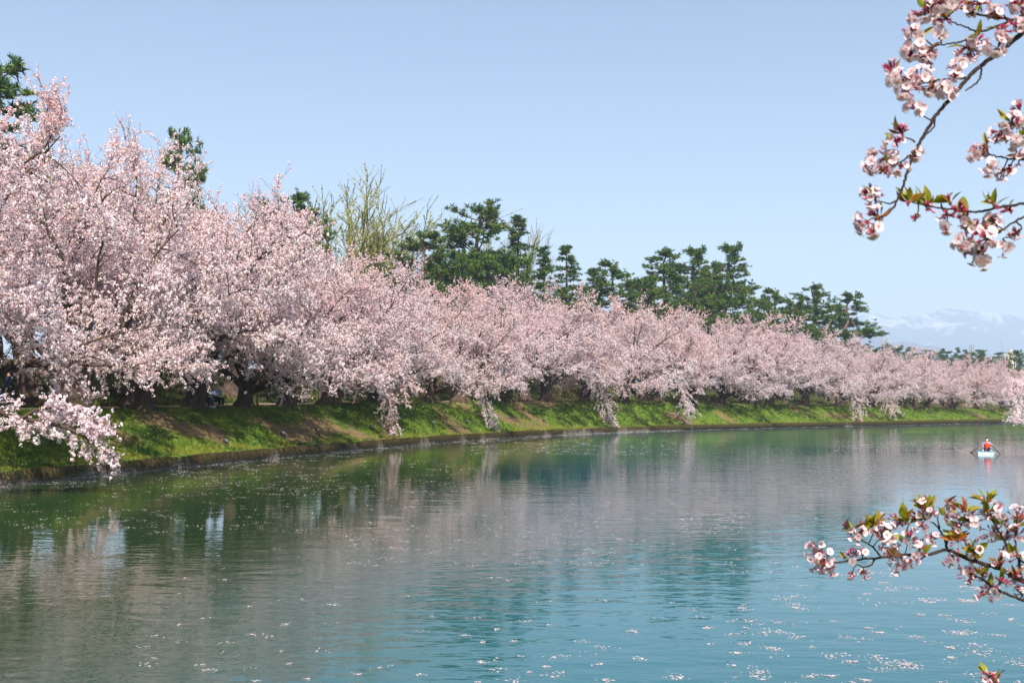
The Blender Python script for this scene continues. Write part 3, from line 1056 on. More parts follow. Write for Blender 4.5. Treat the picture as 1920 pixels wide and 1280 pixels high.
PG = "dark pines behind the cherry rows"
for a in [
    ("pine_tree", 'pine', 1, -32, 100, 32, 18.3, "dark green pine at the left edge, standing over the tallest cherry crowns", "pine tree", PG, 1.25),
    ("pine_tree", 'pine', 0, 322, 238, 32, 18.3, "pine top poking out alone above the cherries left of the bare willow", "pine tree", PG, 0.62),
    ("pine_tree", 'pine', 3, 545, 362, 30, 18.3, "pine with flat green pads at the left side of the bare willow", "pine tree", PG, 1.1),
    ("pine_tree", 'pine', 3, 785, 432, 30, 18.3, "low spreading pine leaning between the bare willow and the tallest pine", "pine tree", PG, 1.25),
    ("pine_tree", 'pine', 0, 878, 378, 32, 18.3, "tallest tiered pine in the middle clump, right of the bare willow", "pine tree", PG, 1.3),
    ("pine_tree", 'pine', 2, 925, 470, 27, 16.5, "squat pine filling in below and right of the tallest tiered pine", "pine tree", PG, 1.25),
    ("cedar_tree", 'fir', 1, 972, 405, 34, 17, "narrow ragged cedar with a pointed top right of the tallest pine", "cedar tree", None, 1.7),
    ("cedar_tree", 'fir', 1, 1016, 462, 30, 17, "smaller olive green cedar between the pointed cedar and the fir", "cedar tree", None, 1.6),
    ("fir_tree", 'fir', 0, 1060, 460, 32, 17, "conical deep green fir standing alone like a spire", "fir tree", None, 1.7),
    ("fir_tree", 'fir', 0, 1108, 503, 34, 17, "short fir tip between the spire fir and the umbrella pines", "fir tree", None, 1.5),
    ("pine_tree", 'pine', 2, 1095, 545, 27, 16.5, "low dark pine mass at the foot of the spire fir", "pine tree", PG, 1.25),
    ("pine_tree", 'pine', 3, 1150, 487, 30, 18.3, "round topped pine first right of the spire fir", "pine tree", PG, 1.25),
    ("pine_tree", 'pine', 2, 1215, 520, 27, 16.5, "broad umbrella pine with a leaning reddish limb in the middle clump", "pine tree", PG, 1.3),
    ("pine_tree", 'pine', 1, 1243, 466, 31, 18.3, "open topped pine rising behind the broad umbrella pine", "pine tree", PG, 1.3),
    ("pine_tree", 'pine', 1, 1306, 463, 31, 18.3, "slender pine with sparse tiers between two wider pines", "pine tree", PG, 1.25),
    ("pine_tree", 'pine', 0, 1345, 505, 26, 18.3, "bushy bright green pine below the two slender tops", "pine tree", PG, 1.3),
    ("pine_tree", 'pine', 1, 1374, 457, 32, 18.3, "tall pine with a rounded tuft top at the right end of the middle clump", "pine tree", PG, 1.25),
    ("pine_tree", 'pine', 3, 1455, 540, 30, 18.3, "left pine of the lower right hand clump", "pine tree", PG, 1.25),
    ("pine_tree", 'pine', 0, 1490, 560, 27, 18.3, "short pine in the middle of the lower right hand clump", "pine tree", PG, 1.25),
    ("pine_tree", 'pine', 3, 1528, 534, 31, 18.3, "taller pine of the lower right hand clump, leaning right", "pine tree", PG, 1.25),
    ("pine_tree", 'pine', 1, 1596, 548, 30, 18.3, "rightmost pine, its tiers stepping down towards the mountains", "pine tree", PG, 1.5),
    ("pine_tree", 'pine', 2, 835, 468, 26, 16.5, "squat pine filling in below and left of the tallest tiered pine", "pine tree", PG, 1.0),
    ("pine_tree", 'pine', 3, 490, 372, 34, 18.3, "pine showing between the left cherries and the flat padded pine", "pine tree", PG, 0.7),
    ("pine_tree", 'pine', 2, 1290, 528, 24, 16.5, "low dark pine at the foot of the slender pine", "pine tree", PG, 1.0),
    ("pine_tree", 'pine', 2, 1425, 562, 24, 16.5, "low pine in the dip between the two right hand clumps", "pine tree", PG, 0.9),
    ("willow_tree", 'bare', 0, 640, 343, 44, 15.5, "bare willow with upright yellow green twigs against the sky", "willow tree", None, 1.9),
    ("bare_tree", 'bare', 1, 958, 412, 48, 14.2, "pale leafless tree behind the tallest pine's right shoulder", "bare tree", None, 0.9),
    ("bare_tree", 'bare', 1, 735, 425, 44, 14.2, "thin budding tree at the right flank of the bare willow", "bare tree", None, 0.7),
]:
    back_tree(*a)
# ------------------------------------------------------------------ the bank: retaining wall, turf, litter
M['stone'] = plain("stone", (0.17, 0.145, 0.125), 0.9, var=0.3, scale=3.0, bmp=0.5)
M['stone_dark'] = plain("wall_core", (0.05, 0.042, 0.036), 0.95, var=0.3, scale=5.0, bmp=0.3)
rw = np.random.default_rng(71)
SV0, SV1 = s_at(-60, 0.0), s_at(1895, 0.0)
ws = np.arange(SV0 - 6, SV1 + 30, 0.5)
w_, n_, z_ = frame(ws)
mb = MB()
V = []
for u, z in ((0.02, -0.6), (0.02, 0.36), (0.30, 0.47)):
    V.append(np.column_stack([w_ + n_ * (u + (vnoise(ws * 1.3, ws * 0, 4) * 0.06)[:, None]), np.full(len(ws), z) + 0.05 * (vnoise(ws * 0.8, ws * 0, 8) - 0.5)]))
V = np.stack(V, 1)
V[:, :, :2] -= n_[:, None] * 0.05
i6 = np.arange(len(ws) * 3).reshape(-1, 3)
mb.add(V.reshape(-1, 3), np.stack([i6[:-1, :-1], i6[1:, :-1], i6[1:, 1:], i6[:-1, 1:]], -1).reshape(-1, 4), 0, None, True)
wall = mb.build("retaining_wall", M['stone_dark'], None, label="low stone retaining wall along the water's edge, half hidden by dry grass", cat="wall")


def stone_mesh(rng):
    """a squared block with knocked corners: 8 + 4 points, unit size"""
    mb = MB()
    f = rng.uniform(0.80, 0.93)
    v = []
    for y, k in ((1.0, 1.0), (0.15, 1.0), (0.0, f)):
        for sx, sz in ((-1, -1), (1, -1), (1, 1), (-1, 1)):
            v.append([sx * 0.5 * k + rng.normal(0, 0.03), y + rng.normal(0, 0.02), sz * 0.5 * k + rng.normal(0, 0.04)])
    F = [[8, 9, 10, 11]]
    for a, b_ in ((0, 4), (4, 8)):
        for j in range(4):
            F.append([a + j, a + (j + 1) % 4, b_ + (j + 1) % 4, b_ + j])
    mb.add(v, [x[::-1] for x in F], 0)
    return mb.mesh("stone", M['stone'])


STONES = [stone_mesh(rw) for _ in range(7)]
far = MB()
nst = 0
for cidx, (z0, zh) in enumerate(((-0.10, 0.19), (0.095, 0.165), (0.265, 0.155))):
    s = SV0 - 2 + cidx * 0.17
    while s < SV0 + 62:
        ln = rw.uniform(0.32, 0.62)
        w1, n1, _z = frame(np.array([s + ln / 2]))
        w1, n1 = w1[0], n1[0]
        proud = rw.uniform(0.0, 0.05)
        if nst < 290 and s > SV0 - 1:
            if s < SV0 + 38:
                o = link("stone", STONES[int(rw.integers(0, 7))], wall)
                xy = w1 - n1 * (0.08 + proud)
                o.location = (xy[0], xy[1], z0 + zh / 2 + rw.normal(0, 0.008))
                o.rotation_euler = (rw.normal(0, 0.04), rw.normal(0, 0.03), math.atan2(-n1[0], n1[1]) + rw.normal(0, 0.05))
                o.scale = (ln * 0.95, 0.25, zh * 0.93)
                nst += 1
        s += ln
# lengths of wall further off: courses joined, each block still its own solid
for cidx, (z0, zh) in enumerate(((-0.10, 0.19), (0.095, 0.165), (0.265, 0.155))):
    s = SV0 + 36.5 + cidx * 0.2
    while s < SV0 + 95:
        ln = rw.uniform(0.35, 0.7)
        w1, n1, _z = frame(np.array([s + ln / 2]))
        w1, n1 = w1[0], n1[0]
        t1 = np.array([n1[1], -n1[0]])
        R_ = np.array([[t1[0], n1[0], 0], [t1[1], n1[1], 0], [0, 0, 1.0]])
        pr = rw.uniform(0.0, 0.05)
        far.box((-ln * 0.47, -0.08 - pr, z0), (ln * 0.47, 0.1, z0 + zh * 0.93), 0, None, R_, (w1[0], w1[1], 0))
        s += ln
far.build("far_stones", M['stone'], wall, kind='stuff')

rg = np.random.default_rng(99)


def blades(P, rng, h, wdt, colr, lean=(0, 0), spread=0.5, per=4):
    """small tufts of grass: per blades at each point; lean tips them (world xy)"""
    m = len(P)
    k = np.repeat(np.arange(m), per)
    h = np.broadcast_to(h, (m,))[k] * rng.uniform(0.6, 1.3, m * per)
    b0 = P[k] + np.column_stack([rng.normal(0, 0.05, (m * per, 2)), np.full(m * per, -0.02)])
    az = rng.uniform(0, 2 * math.pi, m * per)
    side = np.column_stack([np.cos(az), np.sin(az), np.zeros(m * per)]) * wdt
    ln = np.broadcast_to(np.asarray(lean, float), (m, 2))[k]
    tip = b0 + np.column_stack([rng.normal(0, spread, m * per) * h + ln[:, 0] * h, rng.normal(0, spread, m * per) * h + ln[:, 1] * h, h])
    c = np.broadcast_to(colr, (m, 3))[k] * rng.uniform(0.75, 1.25, (m * per, 1))
    return np.stack([b0 - side, b0 + side, tip], 1), c


def scatter(n, s0, s1, u0, u1, rng, power=1.0):
    s = s0 + (s1 - s0) * rng.random(n) ** power
    u = rng.uniform(u0, u1, n)
    return s, u


mb = MB()
# turf on the slope down to the water
s, u = scatter(52000, SV0 - 3, SV1 + 10, 0.45, 5.6, rg, 1.55)
pp = patch(s, u)
keep = (pp > 0.26 + 0.10 * rg.random(len(s))) | (u < 1.0)
s, u, pp = s[keep], u[keep], pp[keep]
P = bank(s, u)
lush = np.clip((pp - 0.29) / 0.16, 0, 1)[:, None]
c = np.array([0.15, 0.19, 0.03]) * (1 - lush) + np.array([0.125, 0.19, 0.022]) * lush
dk = fbm(s * 0.9, u * 0.9, 61, 3)[:, None]
c = np.where(dk > 0.56, np.array([0.055, 0.125, 0.018]), c)
c = np.where((u[:, None] < 1.3) & (dk < 0.55), np.array([0.22, 0.24, 0.035]), c)
v, cc = blades(P, rg, 0.09 + 0.12 * lush[:, 0] * rg.random(len(s)), 0.022, c)
mb.tris(v, 0, cc)
# thin brown litter and dead stalks between
s, u = scatter(14000, SV0 - 3, SV1 + 10, 0.5, 6.2, rg, 1.55)
keep = patch(s, u) < 0.47
P = bank(s[keep], u[keep])
v, cc = blades(P, rg, 0.06, 0.02, np.array([0.25, 0.185, 0.10]), spread=1.3, per=3)
mb.tris(v, 0, cc)
mb.build("bank_grass", M['grass'], kind='stuff')
# dry grass hanging over the wall
mb = MB()
s, u = scatter(26000, SV0 - 3, SV1 + 10, 0.06, 0.42, rg, 1.4)
dense = vnoise(s * 0.55, s * 0, 33) + 0.25 * (s > SV0 + 20)
keep = rg.random(len(s)) < np.clip((dense - 0.36) * 2.2, 0.08, 1)
s, u = s[keep], u[keep]
P = bank(s, u)
P[:, 2] = 0.50
w1, n1, _ = frame(s)
k = np.repeat(np.arange(len(s)), 3)
hang = rg.uniform(0.10, 0.48, len(k))
out_ = u[k] + rg.uniform(0.08, 0.22, len(k))
b0 = P[k] + rg.normal(0, 0.03, (len(k), 3))
midp = b0.copy()
midp[:, :2] -= n1[k] * out_[:, None]
tip = midp + np.column_stack([-n1[k] * 0.05, -hang]) + np.column_stack([rg.normal(0, 0.05, (len(k), 2)), np.zeros(len(k))])
midp[:, 2] += 0.03
t1 = np.column_stack([n1[k][:, 1], -n1[k][:, 0], np.zeros(len(k))]) * 0.022
dc = np.array([[0.17, 0.12, 0.058], [0.11, 0.075, 0.036], [0.10, 0.105, 0.028]])[rg.integers(0, 3, len(k))] * rg.uniform(0.7, 1.25, (len(k), 1))  # straw tones darkened to paint in the wall face's shade
mb.tris(np.stack([b0, midp - t1, midp + t1], 1), 0, dc)
mb.tris(np.stack([midp + t1, midp - t1, tip], 1), 0, dc)
mb.build("dry_grass", M['grass'], kind='stuff')
# the embankment behind the path: shade painted into the turf, with bright young shoots
mb = MB()
s, u = scatter(15000, SV0 - 8, SV1, 12.2, 19.5, rg, 1.7)
P = bank(s, u)
sh = fbm(s * 0.6, u * 0.6, 91)
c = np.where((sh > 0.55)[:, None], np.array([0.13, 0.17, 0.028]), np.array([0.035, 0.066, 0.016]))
v, cc = blades(P, rg, np.where(sh > 0.55, 0.38, 0.17), 0.035, c, per=5)
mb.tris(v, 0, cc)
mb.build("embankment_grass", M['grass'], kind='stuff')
# near shore grass
mb = MB()
ns = rg.uniform(0, ra[-1] * 0.55, 5000)
nu = rg.uniform(0.4, 9, 5000)
P = np.column_stack([np.interp(ns, rs, RW[:, 0]) + dirc[0] * nu, np.interp(ns, rs, RW[:, 1]) + dirc[1] * nu, np.interp(nu, ru, rz)])
v, cc = blades(P, rg, 0.2, 0.02, np.array([0.10, 0.17, 0.025]))
mb.tris(v, 0, cc)
mb.build("near_grass", M['grass'], kind='stuff')

# ------------------------------------------------------------------ petals floating on the moat
def floating_petals():
    rng = np.random.default_rng(404)
    C, Rf, Nn = [], [], []

    def rafts(n, box, r0, r1, mx):
        px = rng.uniform(box[0], box[2], n)
        py = box[1] + (box[3] - box[1]) * rng.random(n)
        for x, y in zip(px, py):
            p = at_z(x, y)
            C.append(p)
            Rf.append(rng.uniform(r0, r1))
            Nn.append(int(rng.integers(2, mx)))
    rafts(95, (1380, 1040, 1990, 1290), 0.04, 0.15, 26)
    rafts(34, (1560, 1080, 1990, 1290), 0.05, 0.18, 40)
    rafts(50, (900, 1120, 1500, 1290), 0.03, 0.12, 24)
    rafts(70, (250, 1000, 1000, 1290), 0.03, 0.10, 12)
    rafts(90, (1000, 940, 1560, 1080), 0.04, 0.16, 10)
    rafts(60, (1270, 960, 1400, 1000), 0.05, 0.25, 18)
    rafts(200, (0, 900, 640, 1000), 0.06, 0.25, 10)
    rafts(230, (660, 920, 1150, 1060), 0.05, 0.22, 10)
    rafts(300, (300, 860, 900, 930), 0.08, 0.3, 12)
    rafts(260, (880, 822, 1300, 852), 0.12, 0.5, 16)
    rafts(200, (1560, 826, 1920, 846), 0.15, 0.5, 16)
    # along the left bank, drifting in the slack water
    s = rng.uniform(SV0, SV1 - 10, 900)
    off = -rng.random(900) ** 1.5 * 3.2 - 0.08
    w1, n1, _ = frame(s)
    for a, o in zip(w1 + n1 * off[:, None], off):
        C.append(np.array([a[0], a[1], 0.0]))
        Rf.append(rng.uniform(0.05, 0.3))
        Nn.append(int(rng.integers(2, 12)))
    P, dist = [], []
    for c, r, k in zip(C, Rf, Nn):
        d = rng.normal(0, 1, (k, 2)) * np.array([r, r * 0.8]) * 0.7
        P.append(np.column_stack([c[0] + d[:, 0], c[1] + d[:, 1]]))
    P = np.concatenate(P)
    n = len(P)
    a = rng.uniform(0, 6.28, n)
    sz = rng.uniform(0.009, 0.016, n) * np.clip(1 + (P[:, 1] - 25) / 70, 1, 1.7)
    A = np.column_stack([np.cos(a), np.sin(a), rng.normal(0, 0.10, n)]) * sz[:, None]
    B = np.column_stack([-np.sin(a), np.cos(a), rng.normal(0, 0.10, n)]) * sz[:, None] * 0.8
    mb = MB()
    col_ = np.array([0.78, 0.67, 0.70]) * rng.uniform(0.9, 1.05, (n, 1))
    Cc = np.column_stack([P, rng.uniform(0.006, 0.014, n)])
    mb.quads(Cc, A, B, 0, col_)
    print("petals", n)
    mb.build("floating_petals", M['petal'], kind='stuff')


floating_petals()

# ------------------------------------------------------------------ floodlights, posts, bench
M['black_metal'] = plain("black_metal", (0.02, 0.021, 0.024), 0.45, var=0.2)
M['lens'] = plain("lamp_lens", (0.10, 0.11, 0.12), 0.15, var=0.1)
M['dark_wood'] = plain("dark_wood", (0.055, 0.035, 0.022), 0.75, var=0.35, scale=6, bmp=0.3)


def at_bank_px(px, py, u_guess=None):
    """point of the left bank's surface that shows at a pixel"""
    best = None
    for u in np.arange(0.5, 7.0, 0.12):
        s = s_at(px, u)
        p = bank(np.array([s]), np.array([u]))[0]
        d = abs(proj(p)[0, 1] - py)
        if best is None or d < best[0]:
            best = (d, p, s, u)
    return best[1], best[2], best[3]


FL = []
FLW = ["leftmost black floodlight, square on, on the turf below the bench",
       "black floodlight on the bank below the two dark path posts", "black floodlight on two legs below the wide split trunk",
       "black floodlight tilted beside the bough that sweeps to the water", "small floodlight on the bank below the person in blue trousers",
       "small floodlight just right of a root that runs down the bank", "small floodlight below the post under the dark cedar",
       "small floodlight below the dark forked trunk", "small floodlight left of the hanging bough in the middle of the bank"]
for (px, py), lab in zip([(421, 838), (531, 820), (595, 816), (694, 808), (809, 799), (873, 797), (1015, 791), (1095, 792), (1193, 790)], FLW):
    p, s, u = at_bank_px(px, py)
    t = thing("floodlight", p, lab, "floodlight", "floodlights set along the bank", rg.uniform(-0.4, 0.4))
    mb = MB()
    hh = 0.16
    R_ = np.array(Matrix.Rotation(math.radians(-35), 3, 'X') @ Matrix.Rotation(math.radians(40), 3, 'Z'))
    mb.box((-0.13, -0.06, -0.10), (0.13, 0.05, 0.10), 0, None, R_, (0, 0, hh + 0.16), 0.9)
    for k_ in range(5):
        mb.box((-0.11 + k_ * 0.05, 0.05, -0.08), (-0.095 + k_ * 0.05, 0.085, 0.08), 0, None, R_, (0, 0, hh + 0.16))
    mb.build("housing", M['black_metal'], t)
    mb = MB()
    mb.box((-0.11, -0.066, -0.08), (0.11, -0.061, 0.08), 0, None, R_, (0, 0, hh + 0.16))
    mb.build("lens", M['lens'], t)
    mb = MB()
    mb.tubes(np.array([[[-0.14, 0, -0.15], [-0.14, 0, hh + 0.16]], [[0.14, 0, -0.15], [0.14, 0, hh + 0.16]]]), np.full((2, 2), 0.016), 5)
    mb.tubes(np.array([[-0.15, 0, 0.02], [0.15, 0, 0.02]]), np.array([0.016, 0.016]), 5)
    mb.build("bracket", M['black_metal'], t)

for px, py, hgt, lab in [(478, 768, 1.35, "left one of two slim dark posts at the path's edge, right of the bench"),
                         (572, 750, 1.15, "slim dark path post carrying a low rail, left of the wide split trunk"),
                         (973, 752, 1.5, "slim dark post alone at the path's edge below the cedar")]:
    s = s_at(px, 6.4 if px != 572 else 11.8)
    p = bank(np.array([s]), np.array([6.4 if px != 572 else 11.8]))[0]
    t = thing("path_post", p, lab, "post", "posts along the path")
    mb = MB()
    mb.tubes(np.array([[0, 0, -0.3], [0, 0, hgt - 0.02], [0, 0, hgt]]), np.array([0.065, 0.06, 0.045]), 8, caps=True)
    mb.build("shaft", M['dark_wood'], t)
    mb = MB()
    mb.tubes(np.array([[0, 0, hgt - 0.18], [0, 0, hgt - 0.10]]), np.array([0.075, 0.075]), 8, caps=True)
    mb.build("collar", M['black_metal'], t)
    if px == 572:
        mb = MB()
        w1, n1, _ = frame(np.array([s - 2.6]))
        q2 = bank(np.array([s - 2.6]), np.array([11.8]))[0] - p
        mb.tubes(np.array([[0, 0, hgt - 0.35], list(q2 * 0.5 + np.array([0, 0, hgt - 0.43])), list(q2 + np.array([0, 0, hgt - 0.38]))]), np.full(3, 0.03), 6)
        mb.build("rail", M['dark_wood'], t)

# ------------------------------------------------------------------ people
SKIN = plain("skin", (0.52, 0.33, 0.245), 0.55, var=0.05)
HAIR_D = plain("dark_hair", (0.018, 0.014, 0.013), 0.6, var=0.3, scale=30)
HAIR_G = plain("grey_hair", (0.33, 0.31, 0.30), 0.7, var=0.2, scale=30)
CLOTH = {}


def cloth(name, c):
    if name not in CLOTH:
        CLOTH[name] = plain(name, c, 0.85, var=0.15, scale=14, bmp=0.25, spec=0.2)
    return CLOTH[name]


def skin_mesh(name, joints, edges, root, mat, parent, sub=2):
    """joints {name: (x,y,z,r)}; one continuous skinned surface"""
    keys = [root] + [k for k in joints if k != root]
    me = bpy.data.meshes.new(name)
    me.from_pydata([joints[k][:3] for k in keys], [(keys.index(a), keys.index(b_)) for a, b_ in edges], [])
    me.materials.append(mat)
    o = link(name, me, parent)
    md = o.modifiers.new("skin", 'SKIN')
    md.use_smooth_shade = True
    if not me.skin_vertices:
        raise RuntimeError("no skin layer")
    for k, sv in zip(keys, me.skin_vertices[0].data):
        r = joints[k][3]
        sv.radius = (r, r) if np.isscalar(r) else r
        sv.use_root = (k == root)
    sd = o.modifiers.new("subdivision", 'SUBSURF')
    sd.levels = sd.render_levels = sub
    return o


def person(loc, rotz, label, pose, top, legs, hair, scale=1.0, mask=False, vest=None, shoes=(0.03, 0.03, 0.03), hat=None):
    """faces local -Y. pose: sit, stand, row"""
    t = thing("person", loc, label, "person", None, rotz, scale)
    J = {}
    if pose in ('sit', 'row'):
        hz = 0.50 if pose == 'sit' else 0.30
        J['pelvis'] = (0, 0.02, hz, 0.135)
        lean = -0.02 if pose == 'sit' else -0.06
        for sg, n in ((-1, 'l'), (1, 'r')):
            J['hip' + n] = (0.09 * sg, -0.02, hz - 0.01, 0.085)
            if pose == 'sit':
                J['knee' + n] = (0.11 * sg, -0.42, hz + 0.01, 0.062)
                J['ankle' + n] = (0.11 * sg, -0.38, 0.09, 0.042)
                J['toe' + n] = (0.12 * sg, -0.54, 0.045, 0.036)
            else:
                J['knee' + n] = (0.12 * sg, -0.40, hz + 0.16, 0.062)
                J['ankle' + n] = (0.12 * sg, -0.72, 0.10, 0.042)
                J['toe' + n] = (0.13 * sg, -0.80, 0.19, 0.036)
    else:
        hz = 0.92
        lean = 0.0
        J['pelvis'] = (0, 0, hz, 0.135)
        for sg, n in ((-1, 'l'), (1, 'r')):
            st = 0.16 * sg
            J['hip' + n] = (0.085 * sg, 0, hz - 0.06, 0.088)
            J['knee' + n] = (0.09 * sg, -0.05 + st * 0.5, 0.50, 0.062)
            J['ankle' + n] = (0.09 * sg, 0.02 + st, 0.09, 0.042)
            J['toe' + n] = (0.10 * sg, -0.13 + st, 0.04, 0.036)
    J['waist'] = (0, 0.01 + lean, hz + 0.20, 0.125)
    J['chest'] = (0, 0.02 + lean * 2, hz + 0.40, 0.145)
    J['neck'] = (0, 0.01 + lean * 2.5, hz + 0.535, 0.055)
    J['jaw'] = (0, -0.02 + lean * 2.8, hz + 0.63, 0.070)
    J['head'] = (0, -0.005 + lean * 2.8, hz + 0.725, 0.088)
    J['crown'] = (0, 0.005 + lean * 2.8, hz + 0.80, 0.060)
    for sg, n in ((-1, 'l'), (1, 'r')):
        J['shoulder' + n] = (0.185 * sg, 0.02 + lean * 2, hz + 0.455, 0.066)
        if pose == 'sit':
            J['elbow' + n] = (0.235 * sg, -0.05, hz + 0.20, 0.047)
            J['wrist' + n] = (0.10 * sg, -0.27, hz + 0.12, 0.034)
            J['hand' + n] = (0.055 * sg, -0.335, hz + 0.11, 0.030)
        elif pose == 'row':
            J['elbow' + n] = (0.30 * sg, -0.12, hz + 0.25, 0.047)
            J['wrist' + n] = (0.27 * sg, -0.34, hz + 0.22, 0.034)
            J['hand' + n] = (0.25 * sg, -0.40, hz + 0.22, 0.030)
        else:
            J['elbow' + n] = (0.235 * sg, 0.03 - 0.05 * sg, hz + 0.20, 0.047)
            J['wrist' + n] = (0.225 * sg, -0.06 - 0.08 * sg, hz - 0.02, 0.034)
            J['hand' + n] = (0.215 * sg, -0.09 - 0.08 * sg, hz - 0.10, 0.032)
    # fingers and thumb, rooted in the palm
    E = [('pelvis', 'waist'), ('waist', 'chest'), ('chest', 'neck'), ('neck', 'jaw'), ('jaw', 'head'), ('head', 'crown')]
    for n in 'lr':
        E += [('pelvis', 'hip' + n), ('hip' + n, 'knee' + n), ('knee' + n, 'ankle' + n), ('ankle' + n, 'toe' + n),
              ('chest', 'shoulder' + n), ('shoulder' + n, 'elbow' + n), ('elbow' + n, 'wrist' + n), ('wrist' + n, 'hand' + n)]
    skin_mesh("body", J, E, 'pelvis', SKIN, t)
    fat = lambda r, k, a: r * k + a
    # top
    keys = ['waist', 'chest', 'pelvis'] + [a + n for n in 'lr' for a in ('shoulder', 'elbow', 'wrist')]
    Jt = {k: (*J[k][:3], fat(J[k][3], 1.08, 0.016)) for k in keys}
    Jt['collar'] = (J['neck'][0], J['neck'][1], J['neck'][2] - 0.04, 0.075)
    for n in 'lr':
        e, w1 = np.array(J['elbow' + n][:3]), np.array(J['wrist' + n][:3])
        Jt['wrist' + n] = (*(e + (w1 - e) * 0.93), 0.047)
    Et = [('pelvis', 'waist'), ('waist', 'chest'), ('chest', 'collar')] + [x for n in 'lr' for x in (('chest', 'shoulder' + n), ('shoulder' + n, 'elbow' + n), ('elbow' + n, 'wrist' + n))]
    skin_mesh("jacket", Jt, Et, 'waist', top, t)
    Jl = {k: (*J[k][:3], fat(J[k][3], 1.08, 0.012)) for k in ['pelvis'] + [a + n for n in 'lr' for a in ('hip', 'knee', 'ankle')]}
    for n in 'lr':
        Jl['ankle' + n] = (*J['ankle' + n][:2], J['ankle' + n][2] + 0.03, 0.058)
    El = [x for n in 'lr' for x in (('pelvis', 'hip' + n), ('hip' + n, 'knee' + n), ('knee' + n, 'ankle' + n))]
    skin_mesh("trousers", Jl, El, 'pelvis', legs, t)
    sm = cloth("shoes_%d" % int(shoes[0] * 100), shoes)
    for n in 'lr':
        a, b_ = J['ankle' + n], J['toe' + n]
        mb = MB()
        mid = (np.array(a[:3]) + np.array(b_[:3])) / 2
        mb.blob((mid[0], mid[1] - 0.01, min(a[2], b_[2]) + 0.005 if pose != 'row' else mid[2]), (0.052, 0.135, 0.05), 0, None, 10, 7)
        mb.build("shoe", sm, t)
    hx, hy, hz2 = J['head'][:3]
    mb = MB()
    mb.blob((hx, hy + 0.022, hz2 + 0.035), (0.098, 0.108, 0.088), 0, None, 12, 8)
    mb.blob((hx, hy + 0.055, hz2 - 0.03), (0.088, 0.065, 0.075), 0, None, 10, 7)
    mb.build("hair", hair, t)
    for sg in (-1, 1):
        mb = MB()
        mb.blob((hx + sg * 0.034, hy - 0.083, hz2 + 0.005), (0.013, 0.008, 0.008), 0, None, 8, 5)
        mb.build("eye", HAIR_D, t)
        mb = MB()
        mb.blob((hx + sg * 0.092, hy + 0.01, hz2 - 0.01), (0.012, 0.022, 0.032), 0, None, 8, 5)
        mb.build("ear", SKIN, t)
    mb = MB()
    mb.blob((hx, hy - 0.092, hz2 - 0.025), (0.014, 0.020, 0.024), 0, None, 8, 5)
    mb.build("nose", SKIN, t)
    for n, sg in (('l', -1), ('r', 1)):
        h, w1 = np.array(J['hand' + n][:3]), np.array(J['wrist' + n][:3])
        d = unit(h - w1)
        sd_ = unit(np.cross(d, np.array([0, 0, 1.0]) if abs(d[2]) < 0.8 else np.array([0, 1.0, 0])))
        dn = np.cross(sd_, d)
        dn = dn if dn[2] < 0 else -dn
        mb = MB()
        for f_, ln in zip((-0.027, -0.009, 0.009, 0.027), (0.060, 0.072, 0.068, 0.052)):
            b0 = h + sd_ * f_
            mb.tubes(np.array([b0, b0 + d * ln * 0.55, b0 + d * ln * 0.8 + dn * ln * 0.45]), np.array([0.010, 0.009, 0.007]), 5, caps=True)
        b0 = h - d * 0.03 - sd_ * sg * 0.03
        mb.tubes(np.array([b0, b0 - sd_ * sg * 0.025 + d * 0.02, b0 - sd_ * sg * 0.028 + d * 0.045 + dn * 0.015]), np.array([0.011, 0.010, 0.008]), 5, caps=True)
        mb.build("fingers", SKIN, t)
    if mask:
        mb = MB()
        mb.blob((hx, hy - 0.045, hz2 - 0.065), (0.072, 0.066, 0.056), 0, None, 10, 7)
        mb.build("face_mask", cloth("white_mask", (0.82, 0.83, 0.85)), t)
    if vest is not None:
        Jv = {k: (*J[k][:3], r) for k, r in (('pelvis', 0.16), ('waist', 0.205), ('chest', 0.225))}
        Jv['pelvis'] = (J['waist'][0], J['waist'][1], J['waist'][2] - 0.12, 0.20)
        Jv['top'] = (J['chest'][0], J['chest'][1], J['chest'][2] + 0.11, 0.125)
        skin_mesh("life_vest", Jv, [('pelvis', 'waist'), ('waist', 'chest'), ('chest', 'top')], 'waist', vest, t)
        for zz in (0.10, 0.26):
            mb = MB()
            mb.box((-0.10, J['waist'][1] - 0.225, J['pelvis'][2] + zz), (0.10, J['waist'][1] - 0.19, J['pelvis'][2] + zz + 0.025))
            mb.build("vest_strap", cloth("dark_strap", (0.10, 0.02, 0.01)), t)
    if hat is not None:
        mb = MB()
        mb.blob((hx, hy + 0.015, hz2 + 0.065), (0.104, 0.112, 0.070), 0, None, 14, 8)
        mb.blob((hx, hy - 0.105, hz2 + 0.045), (0.075, 0.065, 0.010), 0, None, 12, 6)
        mb.build("cap", hat, t)
    return t


def stand_at(px, u, dz=0.0):
    s = s_at(px, u)
    p = bank(np.array([s]), np.array([u]))[0]
    w1, n1, _ = frame(np.array([s]))
    return p + np.array([0, 0, dz]), n1[0], s


